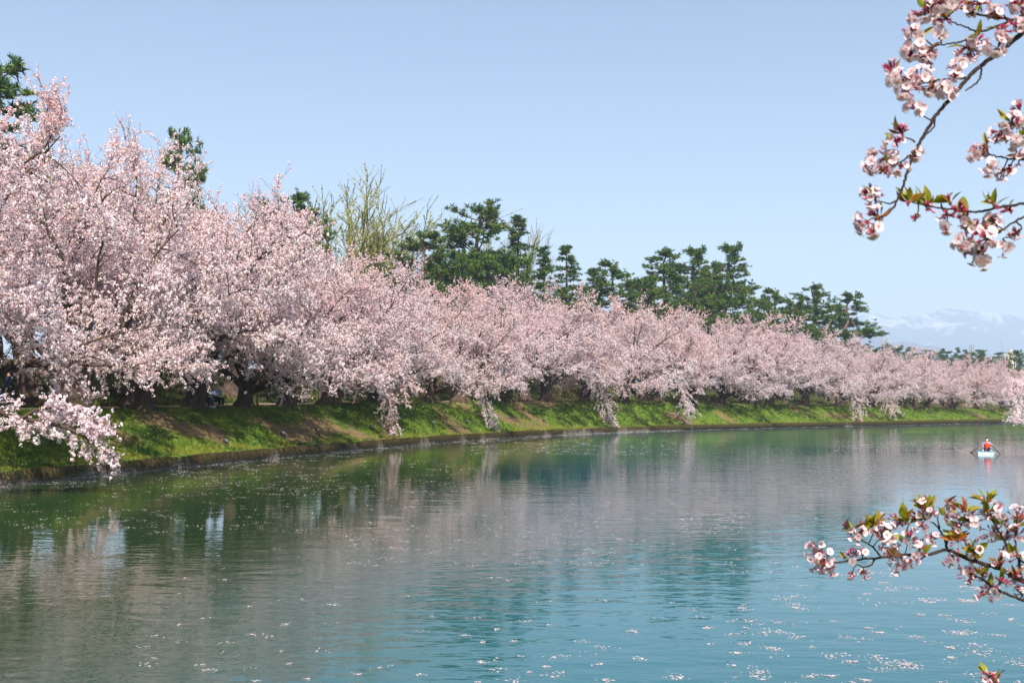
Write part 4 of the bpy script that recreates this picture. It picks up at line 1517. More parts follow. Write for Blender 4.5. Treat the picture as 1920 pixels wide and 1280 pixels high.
# bench with the elderly pair, on the bank's edge looking out over the water
pb, nb, sb_ = stand_at(394, 5.35)
zb = pb[2] - 0.03
face = math.atan2(nb[1], nb[0]) - math.pi / 2                     # local -Y looks to the water
face -= 0.45
cb, sbn = math.cos(face), math.sin(face)
SC = 1.12
loc2 = lambda x, y: (pb[0] + (cb * x - sbn * y) * SC, pb[1] + (sbn * x + cb * y) * SC, zb)
bench = thing("bench", loc2(0, 0.06), "dark slatted wooden bench under the elderly pair, beside a leaning cherry trunk", "bench", None, face, SC)
for k_ in range(4):
    mb = MB()
    mb.box((-0.75, -0.17 + k_ * 0.10, 0.385), (0.75, -0.09 + k_ * 0.10, 0.42))
    mb.build("seat_slat", M['dark_wood'], bench)
for sx in (-0.62, 0.0, 0.62):
    for sy in (-0.14, 0.19):
        mb = MB()
        mb.box((sx - 0.03, sy - 0.03, -0.1), (sx + 0.03, sy + 0.03, 0.383))
        mb.build("leg", M['dark_wood'], bench)
    mb = MB()
    mb.box((sx - 0.025, -0.108, 0.31), (sx + 0.025, 0.158, 0.37))
    mb.build("brace", M['dark_wood'], bench)
person(loc2(0.30, 0.0), face + 0.15, "elderly person on the bench in grey blue shirt and white face mask, hands on knees", 'sit', cloth("grey_blue_shirt", (0.17, 0.22, 0.33)), cloth("black_trousers", (0.02, 0.02, 0.025)), HAIR_G, SC, True)
person(loc2(-0.30, 0.03), face + 0.25, "person in navy jacket and white shoes sitting on the bench beside the masked companion", 'sit', cloth("navy_jacket", (0.016, 0.022, 0.05)), cloth("slate_trousers", (0.045, 0.055, 0.085)), HAIR_D, SC, False, None, (0.75, 0.75, 0.75))
p, n1, s = stand_at(352, 8.6)
person(p, math.atan2(n1[1], n1[0]) + 0.2, "person in a pale grey jacket walking the path behind a leaning cherry trunk", 'stand', cloth("pale_jacket", (0.55, 0.58, 0.58)), cloth("pale_trousers", (0.32, 0.35, 0.40)), HAIR_D, 1.05)
p, n1, s = stand_at(6, 7.6)
person(p, math.atan2(n1[1], n1[0]) + 2.6, "person in navy at the left edge carrying a bright blue bag", 'stand', cloth("navy_jacket", (0.016, 0.022, 0.05)), cloth("black_trousers", (0.02, 0.02, 0.025)), HAIR_D, 1.12)
mb = MB()
mb.box((-0.20, -0.09, 0.0), (0.20, 0.09, 0.36), 0, None, None, (0, 0, 0), 0.86)
bag = thing("bag", p + np.array([-0.28, -0.25, 0.42]), "bright blue bag hanging beside the person at the left edge", "bag")
mb.build("pouch", cloth("blue_bag", (0.02, 0.16, 0.42)), bag)
mb = MB()
a_ = np.linspace(0, math.pi, 9)
mb.tubes(np.column_stack([0.12 * np.cos(a_), 0 * a_, 0.34 + 0.34 * np.sin(a_)]), np.full(9, 0.014), 5)
mb.build("strap", cloth("navy_jacket", (0.016, 0.022, 0.05)), bag)
p, n1, s = stand_at(808, 8.8)
person(p, math.atan2(n1[1], n1[0]) + 1.2, "person in bright blue trousers and white top on the far path", 'stand', cloth("white_top", (0.62, 0.66, 0.75)), cloth("blue_trousers", (0.012, 0.22, 0.50)), HAIR_D, 1.0)
p, n1, s = stand_at(846, 9.4)
person(p, math.atan2(n1[1], n1[0]) - 1.0, "person in dark trousers and tan coat behind the right one of two neighbouring trunks", 'stand', cloth("tan_coat", (0.36, 0.25, 0.15)), cloth("slate_trousers", (0.045, 0.055, 0.085)), HAIR_D, 1.0)
p, n1, s = stand_at(930, 8.6)
person(p, math.atan2(n1[1], n1[0]) + 0.4, "person in a pink top on the path just left of the lone post", 'stand', cloth("pink_top", (0.70, 0.30, 0.36)), cloth("pale_trousers", (0.32, 0.35, 0.40)), HAIR_D, 1.0)

# ------------------------------------------------------------------ the rowing boat
bp = at_z(1848, 851.5)
bs = bp[1] / FPX                                                    # metres per pixel of the photograph there
BS = 26 * bs / 1.12                                                 # the stern spans about 26 pixels
hull_mat = plain("boat_white", (0.60, 0.68, 0.66), 0.35, var=0.05, scale=3)
blue_mat = plain("boat_blue", (0.10, 0.22, 0.36), 0.4, var=0.1, scale=3)
rb = -0.50                                                          # heading: away and to the right
boat = thing("rowing_boat", (bp[0], bp[1], -0.10), "small white rowing boat with blue trim carrying a rower in orange", "rowing boat", None, rb, BS)
st = np.linspace(0, 1, 12)
LEN = 2.7
half = 0.56 * np.clip(1 - np.clip((st - 0.35) / 0.65, 0, 1) ** 2.2, 0.02, 1) * (0.98 + 0.12 * np.sin(st * math.pi))
sheer = 0.36 + 0.13 * st ** 2
keel = -0.12 + 0.22 * np.clip((st - 0.75) / 0.25, 0, 1) ** 2


def hull(inset, lift):
    V = []
    for h, z1, z0, s_ in zip(half, sheer, keel, st):
        row = []
        for a in np.linspace(-1, 1, 11):
            r = abs(a)
            x = np.sign(a) * max(h - inset, 0.005) * min(1.0, (r * 1.55) ** 0.75)
            z = z0 + lift + (z1 - z0 - lift) * np.clip((r - 0.35) / 0.65, 0, 1) ** 1.1
            row.append([x, s_ * LEN, z])
        V.append(row)
    return np.array(V)


Vo, Vi = hull(0, 0), hull(0.035, 0.10)
ix = np.arange(12 * 11).reshape(12, 11)
Fh = np.stack([ix[:-1, :-1], ix[:-1, 1:], ix[1:, 1:], ix[1:, :-1]], -1).reshape(-1, 4)
mb = MB()
mb.add(Vo.reshape(-1, 3), Fh[:, ::-1], 0, None, True)
mb.add(np.vstack([Vo[0], [[0, 0, 0.1]]]), [[k_, k_ + 1, 11] for k_ in range(10)] + [[10, 0, 11]], 0)
mb.build("hull", hull_mat, boat)
mb = MB()
mb.add(Vi.reshape(-1, 3), Fh, 0, None, True)
Vt = Vi[0] + np.array([0, 0.04, 0])
mb.add(np.vstack([Vt, [[0, 0.04, 0.15]]]), [[k_ + 1, k_, 11] for k_ in range(10)] + [[0, 10, 11]], 0)
mb.build("inner_hull", plain("boat_inside", (0.60, 0.70, 0.70), 0.5, var=0.06), boat)
mb = MB()
for e in (0, 10):
    pth = Vo[:, e].copy()
    pth[:, 2] += 0.012
    mb.tubes(pth, np.full(12, 0.030), 6, caps=True)
mb.tubes(np.array([Vo[0, 0] + [0, 0, 0.014], [0, -0.01, sheer[0] + 0.02], Vo[0, 10] + [0, 0, 0.014]]), np.full(3, 0.035), 6, caps=True)
mb.build("gunwale", blue_mat, boat)
mb = MB()
hb = 0.5
mb.box((-hb, 0.08, 0.20), (hb, 0.42, 0.235))
mb.build("stern_seat", plain("boat_seat", (0.48, 0.56, 0.57), 0.5), boat)
mb = MB()
mb.box((-hb, 1.28, 0.20), (hb, 1.56, 0.235))
mb.build("thwart", plain("boat_seat", (0.48, 0.56, 0.57), 0.5), boat)
mb = MB()
mb.add([Vi[8, 1] + [0, 0, -.03], Vi[8, 9] + [0, 0, -.03], Vi[11, 9] + [0, 0, -.05], Vi[11, 1] + [0, 0, -.05]], [[0, 1, 2, 3]], 0)
mb.build("bow_deck", hull_mat, boat)
for sg in (-1, 1):
    mb = MB()
    mb.tubes(np.array([[sg * 0.60, 0.85, 0.36], [sg * 0.62, 0.85, 0.46]]), np.array([0.022, 0.022]), 6, caps=True)
    mb.build("oarlock", M['black_metal'], boat)


def bw(x, y, z):
    v = Matrix.Rotation(rb, 3, 'Z') @ Vector((x, y, z)) * BS
    return np.array([bp[0] + v.x, bp[1] + v.y, v.z])


vest_m = cloth("orange_vest", (0.80, 0.075, 0.012))
pr_ = person(bw(0, 1.42, -0.05), rb + 0.12, "rower in an orange life vest and white face mask sitting in the small boat", 'row', cloth("lilac_sleeves", (0.26, 0.22, 0.42)), cloth("navy_trousers", (0.02, 0.025, 0.06)), HAIR_D, BS * 1.22, True, vest_m)
for sg, colr, lab, tip in ((-1, (0.55, 0.33, 0.13), "pale wooden oar, coloured as sunlit, dipping into the water left of the boat", at_z(1819, 847.5)), (1, (0.05, 0.035, 0.025), "dark oar, coloured as shaded, slanting into the water right of the boat", at_z(1876.5, 851))):
    lock = bw(sg * 0.62, 0.85, 0.45)
    tip = tip + np.array([0, 0, -0.03])
    d = tip - lock
    L_ = np.linalg.norm(d)
    grip = lock - d / L_ * 0.42 * BS
    om = plain("oar_painted_light_%s" % ("pale" if sg < 0 else "dark"), colr, 0.5, var=0.2)  # same wood painted pale as if sunlit, dark as if shaded
    o = thing("oar", lock, lab, "oar")
    mb = MB()
    g0, t0 = grip - lock, tip - lock
    mb.tubes(np.array([g0, g0 * 0.0, t0 * 0.70]), np.array([0.020, 0.024, 0.022]) * 1.2, 7, caps=True)
    mb.build("shaft", om, o)
    mb = MB()
    side = unit(np.cross(d, np.array([0, 0, 1.0]))) * 0.075 * BS
    up_ = unit(np.cross(side, d)) * 0.012
    a0, b0 = t0 * 0.68, t0
    vv = []
    for q_, k_ in ((a0, 0.4), (a0 * 0.7 + b0 * 0.3, 1.0), (b0, 1.0)):
        vv += [q_ - side * k_ - up_, q_ + side * k_ - up_, q_ + side * k_ + up_, q_ - side * k_ + up_]
    F = []
    for k_ in (0, 4):
        F += [[k_ + j, k_ + (j + 1) % 4, k_ + 4 + (j + 1) % 4, k_ + 4 + j] for j in range(4)]
    F += [[0, 3, 2, 1], [8, 9, 10, 11]]
    mb.add(vv, F)
    mb.build("blade", om, o)

# ------------------------------------------------------------------ far skyline at the right
rf = np.random.default_rng(31)
FAR_Y = 470.0
fl = []
fg = "dark trees of the far skyline"
FIRF = fir_meshes(17, 17, 4.0, 18, 0.02, 0.2, 0.6)
PINEF = pine_meshes(61, 18, 6.5, 0.06, 12)
farlab = ["far hazy dark tree in the row left of the radio mast", "far hazy dark tree in the clump between radio mast and utility pole"]
for px, py, kind in [(1656, 648, 1), (1668, 646, 1), (1680, 652, 0), (1690, 648, 0), (1703, 651, 0), (1716, 652, 0), (1732, 655, 1), (1747, 660, 1), (1766, 654, 0), (1778, 658, 1), (1792, 652, 0), (1807, 656, 0), (1815, 660, 1), (1830, 655, 1), (1836, 656, 0), (1846, 664, 1), (1858, 668, 1), (1882, 660, 1)]:
    dd = FAR_Y + rf.uniform(-30, 50)
    p = at_y(px, py, dd)
    base = 2.5
    Hn = p[2] - base
    src = FIRF if kind == 0 else PINEF
    sc = Hn / (17.0 if kind == 0 else 18.3)
    t = thing("far_tree", (p[0], p[1], base), farlab[0 if px < 1780 else 1], "far tree", fg, rf.uniform(0, 6), (sc * 1.7, sc * 1.7, sc))
    link("trunk", src[0], t)
    link("crown", src[1], t)
# nearer dark green tree at the right edge
p = at_y(1903, 657, 300)
t = thing("evergreen_tree", (p[0], p[1], 2.5), "rounded dark evergreen at the right edge below the pale building", "evergreen tree", None, 1.0, ((p[2] - 2.5) / 16.5 * 0.95, (p[2] - 2.5) / 16.5 * 0.95, (p[2] - 2.5) / 16.5))
link("trunk", PINE[2][0], t)
link("crown", PINE[2][1], t)
p = at_y(1843, 672, 330)
cherry(1, (p[0], p[1], 2.5), 1.0, (p[2] - 2.5) / CHERRY[1][2], "far mauve cherry standing before the dark skyline, left of the utility pole")

M['conc'] = plain("concrete", (0.42, 0.42, 0.40), 0.8, var=0.1)
M['pale_paint'] = plain("pale_paint", (0.62, 0.56, 0.42), 0.8, var=0.06)
M['glass'] = plain("window_glass", (0.03, 0.045, 0.055), 0.1, var=0.1)
M['steel'] = plain("grey_steel", (0.28, 0.30, 0.31), 0.5, 0.4, var=0.1)
# building
bd = 430.0
pA, pB = at_y(1886, 662, bd), at_y(1902, 662, bd)
bwid = pB[0] - pA[0]
bt = thing("building", ((pA[0] + pB[0]) / 2, bd, 2.0), "pale block with small windows peeping over the trees at the right edge", "building", None, 0.62)
hb_ = pA[2] - 2.0
mb = MB()
mb.box((-bwid * 0.42, -bwid * 0.40, 0), (bwid * 0.42, bwid * 0.40, hb_))
mb.build("wall", M['pale_paint'], bt)
mb = MB()
mb.box((-bwid * 0.45, -bwid * 0.43, hb_), (bwid * 0.45, bwid * 0.43, hb_ + 0.5))
roof = mb.build("roof", M['conc'], bt)
mb = MB()
mb.box((-bwid * 0.1, -bwid * 0.1, hb_ + 0.5), (bwid * 0.22, bwid * 0.2, hb_ + 1.6))
mb.build("roof_hut", M['conc'], roof)
for fl_ in range(int(hb_ // 3.0)):
    z0 = hb_ - 2.6 - fl_ * 3.0
    if z0 < 1:
        break
    for k_ in range(2):
        x0 = -bwid * 0.3 + k_ * bwid * 0.36
        mb = MB()
        mb.box((x0 - 0.05, -bwid * 0.40 - 0.06, z0 - 0.05), (x0 + bwid * 0.18 + 0.05, -bwid * 0.40 + 0.05, z0 + 1.45))
        wn_ = mb.build("window", M['conc'], bt)
        mb = MB()
        mb.box((x0 + 0.03, -bwid * 0.40 - 0.075, z0 + 0.03), (x0 + bwid * 0.18 - 0.03, -bwid * 0.40 - 0.055, z0 + 1.37))
        mb.build("pane", M['glass'], wn_)
        mb = MB()
        mb.box((-bwid * 0.42 - 0.06, x0 - 0.05, z0 - 0.05), (-bwid * 0.42 + 0.05, x0 + bwid * 0.18 + 0.05, z0 + 1.45))
        wn_ = mb.build("window", M['conc'], bt)
        mb = MB()
        mb.box((-bwid * 0.42 - 0.075, x0 + 0.03, z0 + 0.03), (-bwid * 0.42 - 0.055, x0 + bwid * 0.18 - 0.03, z0 + 1.37))
        mb.build("pane", M['glass'], wn_)
# radio mast
md = 520.0
pt, pbm = at_y(1822, 649, md), at_y(1822, 665, md)
t = thing("radio_mast", (pt[0], md, 2.0), "radio mast with a cage of aerials above the far dark trees", "radio mast")
hm = pt[2] - 2.0
mb = MB()
mb.tubes(np.array([[0, 0, 0], [0, 0, hm * 0.6], [0, 0, hm]]), np.array([0.5, 0.4, 0.22]), 8, caps=True)
mb.build("pole", M['steel'], t)
for za in (hm - 0.4, hm - 2.2):
    mb = MB()
    a_ = np.linspace(0, 2 * math.pi, 17)
    mb.tubes(np.column_stack([0.9 * np.cos(a_), 0.9 * np.sin(a_), 0 * a_ + za]), np.full(17, 0.08), 5)
    for k_ in range(3):
        an = k_ * 2.094
        mb.tubes(np.array([[0, 0, za], [0.9 * math.cos(an), 0.9 * math.sin(an), za]]), np.full(2, 0.07), 5)
    mb.build("platform", M['steel'], t)
for k_ in range(6):
    an = k_ * 1.047
    mb = MB()
    x, y = 1.0 * math.cos(an), 1.0 * math.sin(an)
    mb.box((x - 0.14, y - 0.14, hm - 2.6), (x + 0.14, y + 0.14, hm + 0.9))
    mb.build("antenna", M['steel'], t)
# utility pole and the brown post beside it
pd = 262.0
pt, pbm = at_y(1877.5, 636, pd), at_y(1876.5, 702, pd)
t = thing("utility_pole", (pt[0], pd, 2.2), "tall slim grey utility pole rising over the right hand cherries", "utility pole")
hm = pt[2] - 2.2
mb = MB()
mb.tubes(np.array([[0, 0, 0], [0, 0, hm * 0.55], [0.05, 0, hm * 0.6], [0.08, 0, hm]]), np.array([0.17, 0.14, 0.07, 0.03]), 8, caps=True)
mb.build("pole", M['steel'], t)
mb = MB()
mb.box((-0.9, -0.06, hm * 0.52), (0.9, 0.06, hm * 0.52 + 0.12))
mb.build("crossarm", M['steel'], t)
for k_ in (-0.75, -0.4, 0.4, 0.75):
    mb = MB()
    mb.tubes(np.array([[k_, 0, hm * 0.52 + 0.12], [k_, 0, hm * 0.52 + 0.34]]), np.array([0.06, 0.045]), 6, caps=True)
    mb.build("insulator", M['pale_paint'], t)
pt = at_y(1881, 666, 265)
t = thing("brown_pole", (pt[0], 265, 2.2), "shorter rusty brown pole close beside the tall utility pole", "utility pole")
hm = pt[2] - 2.2
mb = MB()
mb.tubes(np.array([[0, 0, 0], [0, 0, hm]]), np.array([0.17, 0.13]), 8, caps=True)
mb.build("pole", plain("brown_paint", (0.22, 0.11, 0.06), 0.7), t)
mb = MB()
mb.tubes(np.array([[0, 0, hm], [0, 0, hm + 0.08]]), np.array([0.16, 0.1]), 8, caps=True)
mb.build("cap", M['steel'], t)
# ------------------------------------------------------------------ blossoming boughs close to the camera
rb5 = np.random.default_rng(2024)


def flower_mesh(seed, openness, tone):
    rng = np.random.default_rng(seed)
    mb = MB()
    white = np.array([0.80, 0.69, 0.72]) * (1 - tone) + np.array([0.78, 0.54, 0.61]) * tone
    deep = np.array([0.74, 0.34, 0.44])
    red = np.array([0.33, 0.03, 0.075])
    L = 0.0175
    for k in range(5):
        a = k * 2 * math.pi / 5 + rng.normal(0, 0.08)
        tilt = openness + rng.normal(0, 0.10)                       # 0 flat, 1.2 closed cup
        l_ = L * rng.uniform(0.93, 1.06)
        prof = [(0.0, 0.10, 0.0), (0.35, 0.40, 0.03), (0.72, 0.50, 0.02), (0.95, 0.30, -0.03)]
        vs_, cs_ = [], []
        for t, w, lift in prof:
            for sg in (-1, 0, 1):
                rr_ = t * (0.90 if (sg == 0 and t > 0.9) else 1.0)
                x, y, z = rr_ * l_ + 0.0022, sg * w * l_, lift * l_ + (0.06 * l_ if sg else 0) + 0.0006 * k
                xx = x * math.cos(tilt) - z * math.sin(tilt)
                zz = x * math.sin(tilt) + z * math.cos(tilt)
                vs_.append([xx * math.cos(a) - y * math.sin(a), xx * math.sin(a) + y * math.cos(a), zz])
                cs_.append(white * (0.3 + 0.7 * min(1, t * 3)) + deep * (0.7 - 0.7 * min(1, t * 3)))
        F = []
        for i in range(3):
            for j in range(2):
                F.append([i * 3 + j, i * 3 + j + 1, i * 3 + j + 4, i * 3 + j + 3])
        mb.add(vs_, F, 0, cs_, True)
    # calyx, sepals, stamens
    z = np.array([-0.011, -0.008, -0.003, 0.0008])
    mb.tubes(np.column_stack([0 * z, 0 * z, z]), np.array([0.0012, 0.0024, 0.0022, 0.0034]), 6, 0, red)
    for k in range(5):
        a = (k + 0.5) * 2 * math.pi / 5
        d = np.array([math.cos(a), math.sin(a), -0.25])
        s_ = np.array([-math.sin(a), math.cos(a), 0]) * 0.0018
        mb.tris(np.array([[d * 0.002 - s_, d * 0.002 + s_, d * 0.0085]]), 0, red)
    for k in range(9):
        a = rng.uniform(0, 6.28)
        r = rng.uniform(0.002, 0.006)
        mb.tubes(np.array([[0, 0, 0.001], [r * math.cos(a), r * math.sin(a), 0.0085]]), np.array([0.0004, 0.0003]), 3, 0, np.array([0.80, 0.35, 0.45]))
        mb.blob((r * math.cos(a), r * math.sin(a), 0.009), 0.0008, 0, np.array([0.75, 0.50, 0.12]), 4, 3)
    mb.tubes(np.array([[0, 0, -0.024], [0, 0, -0.010]]), np.array([0.0008, 0.0011]), 4, 0, np.array([0.20, 0.13, 0.04]))
    return mb.mesh("blossom", M['flower'])


def bud_mesh(seed, star):
    rng = np.random.default_rng(seed)
    mb = MB()
    red = np.array([0.36, 0.03, 0.085])
    z = np.array([-0.012, -0.008, -0.003, 0.0006])
    mb.tubes(np.column_stack([0 * z, 0 * z, z]), np.array([0.0013, 0.0027, 0.0025, 0.0034]), 6, 0, red)
    for k in range(5):
        a = k * 2 * math.pi / 5
        d = np.array([math.cos(a), math.sin(a), 0.35 if star else 1.5])
        s_ = np.array([-math.sin(a), math.cos(a), 0]) * 0.0024
        mb.tris(np.array([[d * 0.002 - s_, d * 0.002 + s_, d * (0.0105 if star else 0.006)]]), 0, red * 1.25)
    if not star:
        mb.blob((0, 0, 0.006), (0.0052, 0.0052, 0.0085), 0, np.array([0.80, 0.40, 0.50]), 8, 6)
    else:
        for k in range(8):
            a = rng.uniform(0, 6.28)
            mb.tubes(np.array([[0, 0, 0], [0.004 * math.cos(a), 0.004 * math.sin(a), 0.010]]), np.array([0.0005, 0.0004]), 3, 0, np.array([0.62, 0.16, 0.22]))
    mb.tubes(np.array([[0, 0, -0.026], [0, 0, -0.011]]), np.array([0.0008, 0.0011]), 4, 0, np.array([0.20, 0.10, 0.05]))
    return mb.mesh("bud", M['flower'])


def leaf_mesh(seed, bronze):
    rng = np.random.default_rng(seed)
    mb = MB()
    g = np.array([0.27, 0.33, 0.025]) * (1 - bronze) + np.array([0.38, 0.12, 0.018]) * bronze
    t = np.array([0, 0.15, 0.4, 0.65, 0.85, 1.0])
    w = np.array([0.0008, 0.006, 0.0105, 0.009, 0.0045, 0.0]) * rng.uniform(0.85, 1.1)
    L = 0.045
    curl = rng.uniform(0.1, 0.5)
    fold = rng.uniform(0.35, 0.9)
    V, C = [], []
    for tt, ww in zip(t, w):
        for sg in (-1, 0, 1):
            V.append([tt * L, sg * ww * math.cos(fold), abs(sg) * ww * math.sin(fold) - curl * L * tt ** 2 * 0.6])
            C.append(g * (1.0 if sg else 0.8) * (1 - 0.25 * tt) + np.array([0.25, 0.06, 0.01]) * 0.25 * tt)
    F = [[i * 3 + j, i * 3 + j + 1, i * 3 + j + 4, i * 3 + j + 3] for i in range(5) for j in range(2)]
    mb.add(V, F, 0, C, True)
    mb.tubes(np.array([[-0.010, 0, 0], [0, 0, 0], [0.02, 0, -0.0008]]), np.array([0.0008, 0.0008, 0.0005]), 4, 0, np.array([0.26, 0.08, 0.03]))
    return mb.mesh("leaf", M['leaf'])


M['flower'] = leaf_mat("flower", 0.38, 0.55, 0.15)
FLOWERS = [flower_mesh(i, op, tn) for i, (op, tn) in enumerate(((0.15, 0.1), (0.35, 0.25), (0.6, 0.15), (0.85, 0.45), (0.25, 0.0)))]
BUDS = [bud_mesh(1, True), bud_mesh(2, True), bud_mesh(3, False)]
LEAVES = [leaf_mesh(i, b_) for i, b_ in enumerate((0.0, 0.1, 0.35, 0.75, 1.0))]
M['near_bark'] = bark_mat("near_bark", (0.032, 0.021, 0.018), (0.095, 0.066, 0.056), None, (60, 60, 40))


def orient(o, d, rng, spin=True, axis='Z'):
    q = Vector(d).to_track_quat(axis, 'Y' if axis == 'Z' else 'Z')
    if spin:
        q = q @ Matrix.Rotation(rng.uniform(0, 6.28), 3, axis).to_quaternion()
    o.rotation_mode = 'QUATERNION'
    o.rotation_quaternion = q


def smooth_path(P, n=6):
    P = np.asarray(P, float)
    t = np.arange(len(P))
    tt = np.linspace(0, len(P) - 1, (len(P) - 1) * n + 1)
    out = np.empty((len(tt), P.shape[1]))
    m = np.gradient(P, axis=0)
    for k, x in enumerate(tt):
        i = min(int(x), len(P) - 2)
        f = x - i
        h00, h10, h01, h11 = 2 * f ** 3 - 3 * f ** 2 + 1, f ** 3 - 2 * f ** 2 + f, -2 * f ** 3 + 3 * f ** 2, f ** 3 - f ** 2
        out[k] = h00 * P[i] + h10 * m[i] + h01 * P[i + 1] + h11 * m[i + 1]
    return out


def bough(parent, paths, clusters, depth, rng, root_path=None, more=1.45, lf=1.1):
    """paths: list of (pixel polyline, radius at start, radius at end); clusters: (px, py, radius px, flowers, buds, leaves)"""
    mb = MB()
    pts = []
    inv = parent.matrix_world.inverted()
    off = np.array(parent.location)
    for poly, r0, r1 in paths:
        P = np.array([at_y(x, y, depth + dz) for x, y, dz in [(q if len(q) == 3 else (*q, 0.0)) for q in poly]])
        S_ = smooth_path(P, 7)
        nn = len(S_)
        S_ = S_ + rng.normal(0, 0.0012, S_.shape)
        R_ = np.linspace(r0, r1, nn) * (1 + 0.22 * (rng.random(nn) - 0.3))
        mb.tubes(S_ - off, R_, 7, 0, None, True, True)
        pts.append(S_)
    if root_path is not None:
        S_ = smooth_path(np.asarray(root_path[0], float), 6)
        mb.tubes(S_ - off, np.linspace(root_path[1], root_path[2], len(S_)), 9, 0, None, True)
    b_ = mb.build("bough", M['near_bark'], parent)
    pts = np.concatenate(pts)
    stalk = MB()
    scale_b = MB()
    k_m = depth / FPX
    nf = 0
    for px, py, rp, n_f, n_b, n_l in clusters:
        c = at_y(px, py, depth + rng.normal(0, 0.035))
        r = rp * k_m
        dist = np.linalg.norm(pts - c, axis=1)
        near = np.argsort(dist)[:6]
        spur0 = pts[near[0]]
        if dist[near[0]] > r * 0.9:                                 # a short spur carries the cluster
            end = c + (spur0 - c) * 0.30
            midp = (spur0 + end) / 2 + rng.normal(0, 0.004, 3)
            stalk.tubes(np.array([spur0, midp, end]) - off, np.array([0.0028, 0.0024, 0.0022]), 5, 0, np.array([0.07, 0.045, 0.038]))
            spurs = np.array([end])
        else:
            spurs = pts[near[:3]]
        for sp_ in spurs[:2]:
            for _ in range(4):
                q_ = sp_ + rand_dirs(1, rng)[0] * 0.005
                scale_b.blob(q_ - off, (0.0035, 0.0035, 0.005), 0, np.array([0.26, 0.12, 0.025]) * rng.uniform(0.7, 1.4), 6, 4)
        for kind, cnt in (('f', round(n_f * more)), ('b', round(n_b * 1.35)), ('l', round(n_l * lf))):
            for _ in range(cnt):
                s0 = spurs[int(rng.integers(0, len(spurs)))]
                if kind == 'l':
                    d = unit(rand_dirs(1, rng)[0] * np.array([1.0, 0.6, 0.7]) + np.array([-0.25, -0.1, 0.75]))
                    o = link("leaf", LEAVES[int(rng.integers(0, 5) if rng.random() < 0.5 else rng.integers(0, 3))], b_)
                    o.location = s0 + d * 0.009 - off
                    orient(o, d, rng, True, 'X')
                    o.scale = (lf * rng.uniform(0.8, 1.3),) * 3
                    continue
                e = unit(rng.normal(0, 1, 3))
                if kind == 'b':
                    e = unit(e + np.array([-0.1, 0, 0.55]))
                pos = c + e * r * rng.uniform(0.45, 1.0) * np.array([1, 0.9, 1])
                d = unit(unit(pos - s0) * 0.8 + e * 0.5 + np.array([-0.15, -0.12, -0.32 if kind == 'f' else 0.15]))
                o = link("blossom" if kind == 'f' else "bud", FLOWERS[int(rng.integers(0, 5))] if kind == 'f' else BUDS[int(rng.integers(0, 3) if rng.random() < 0.4 else rng.integers(0, 2))], b_)
                o.location = pos - off
                orient(o, d, rng)
                sc = rng.uniform(0.96, 1.16)
                o.scale = (sc, sc, sc)
                e0 = pos - d * 0.024 * sc
                stalk.tubes(np.array([s0, (s0 + e0) / 2 + np.array([0, 0, 0.004]), e0]) - off, np.full(3, 0.0009), 4, 0, np.array([0.19, 0.11, 0.05]))
                nf += kind == 'f'
    stalk.build("flower_stalks", M['flower'], b_, kind='stuff')
    scale_b.build("bud_scales", M['flower'], b_, kind='stuff')
    return nf


def near_tree(loc, label, r=0.2, h=4.2, seed=1):
    rng = np.random.default_rng(seed)
    t = thing("cherry_tree", loc, label, "cherry tree", "cherry trees on the near shore")
    bpy.context.view_layer.update()
    mb = MB()
    z = np.linspace(-0.3, h, 10)
    P = np.column_stack([0.12 * np.sin(z * 0.9), 0.1 * np.cos(z * 0.7) - 0.1, z])
    trunk_tube(mb, P, r * np.array([1.7, 1.25, 1.05, 1, 0.97, 0.93, 0.9, 0.85, 0.75, 0.6]), 14, rng, 0, 0.12, 0.1)
    for az in (-0.5, 0.9, -1.6):
        d = np.array([[math.cos(az), math.sin(az), 1.0]])
        Pl = grow(P[-2][None], d, 3.0, 8, 0.05, 0.1, rng)
        mb.tubes(Pl, np.linspace(r * 0.5, 0.03, 9)[None], 8)
    mb.build("trunk", M['cherry_bark'], t)
    return t


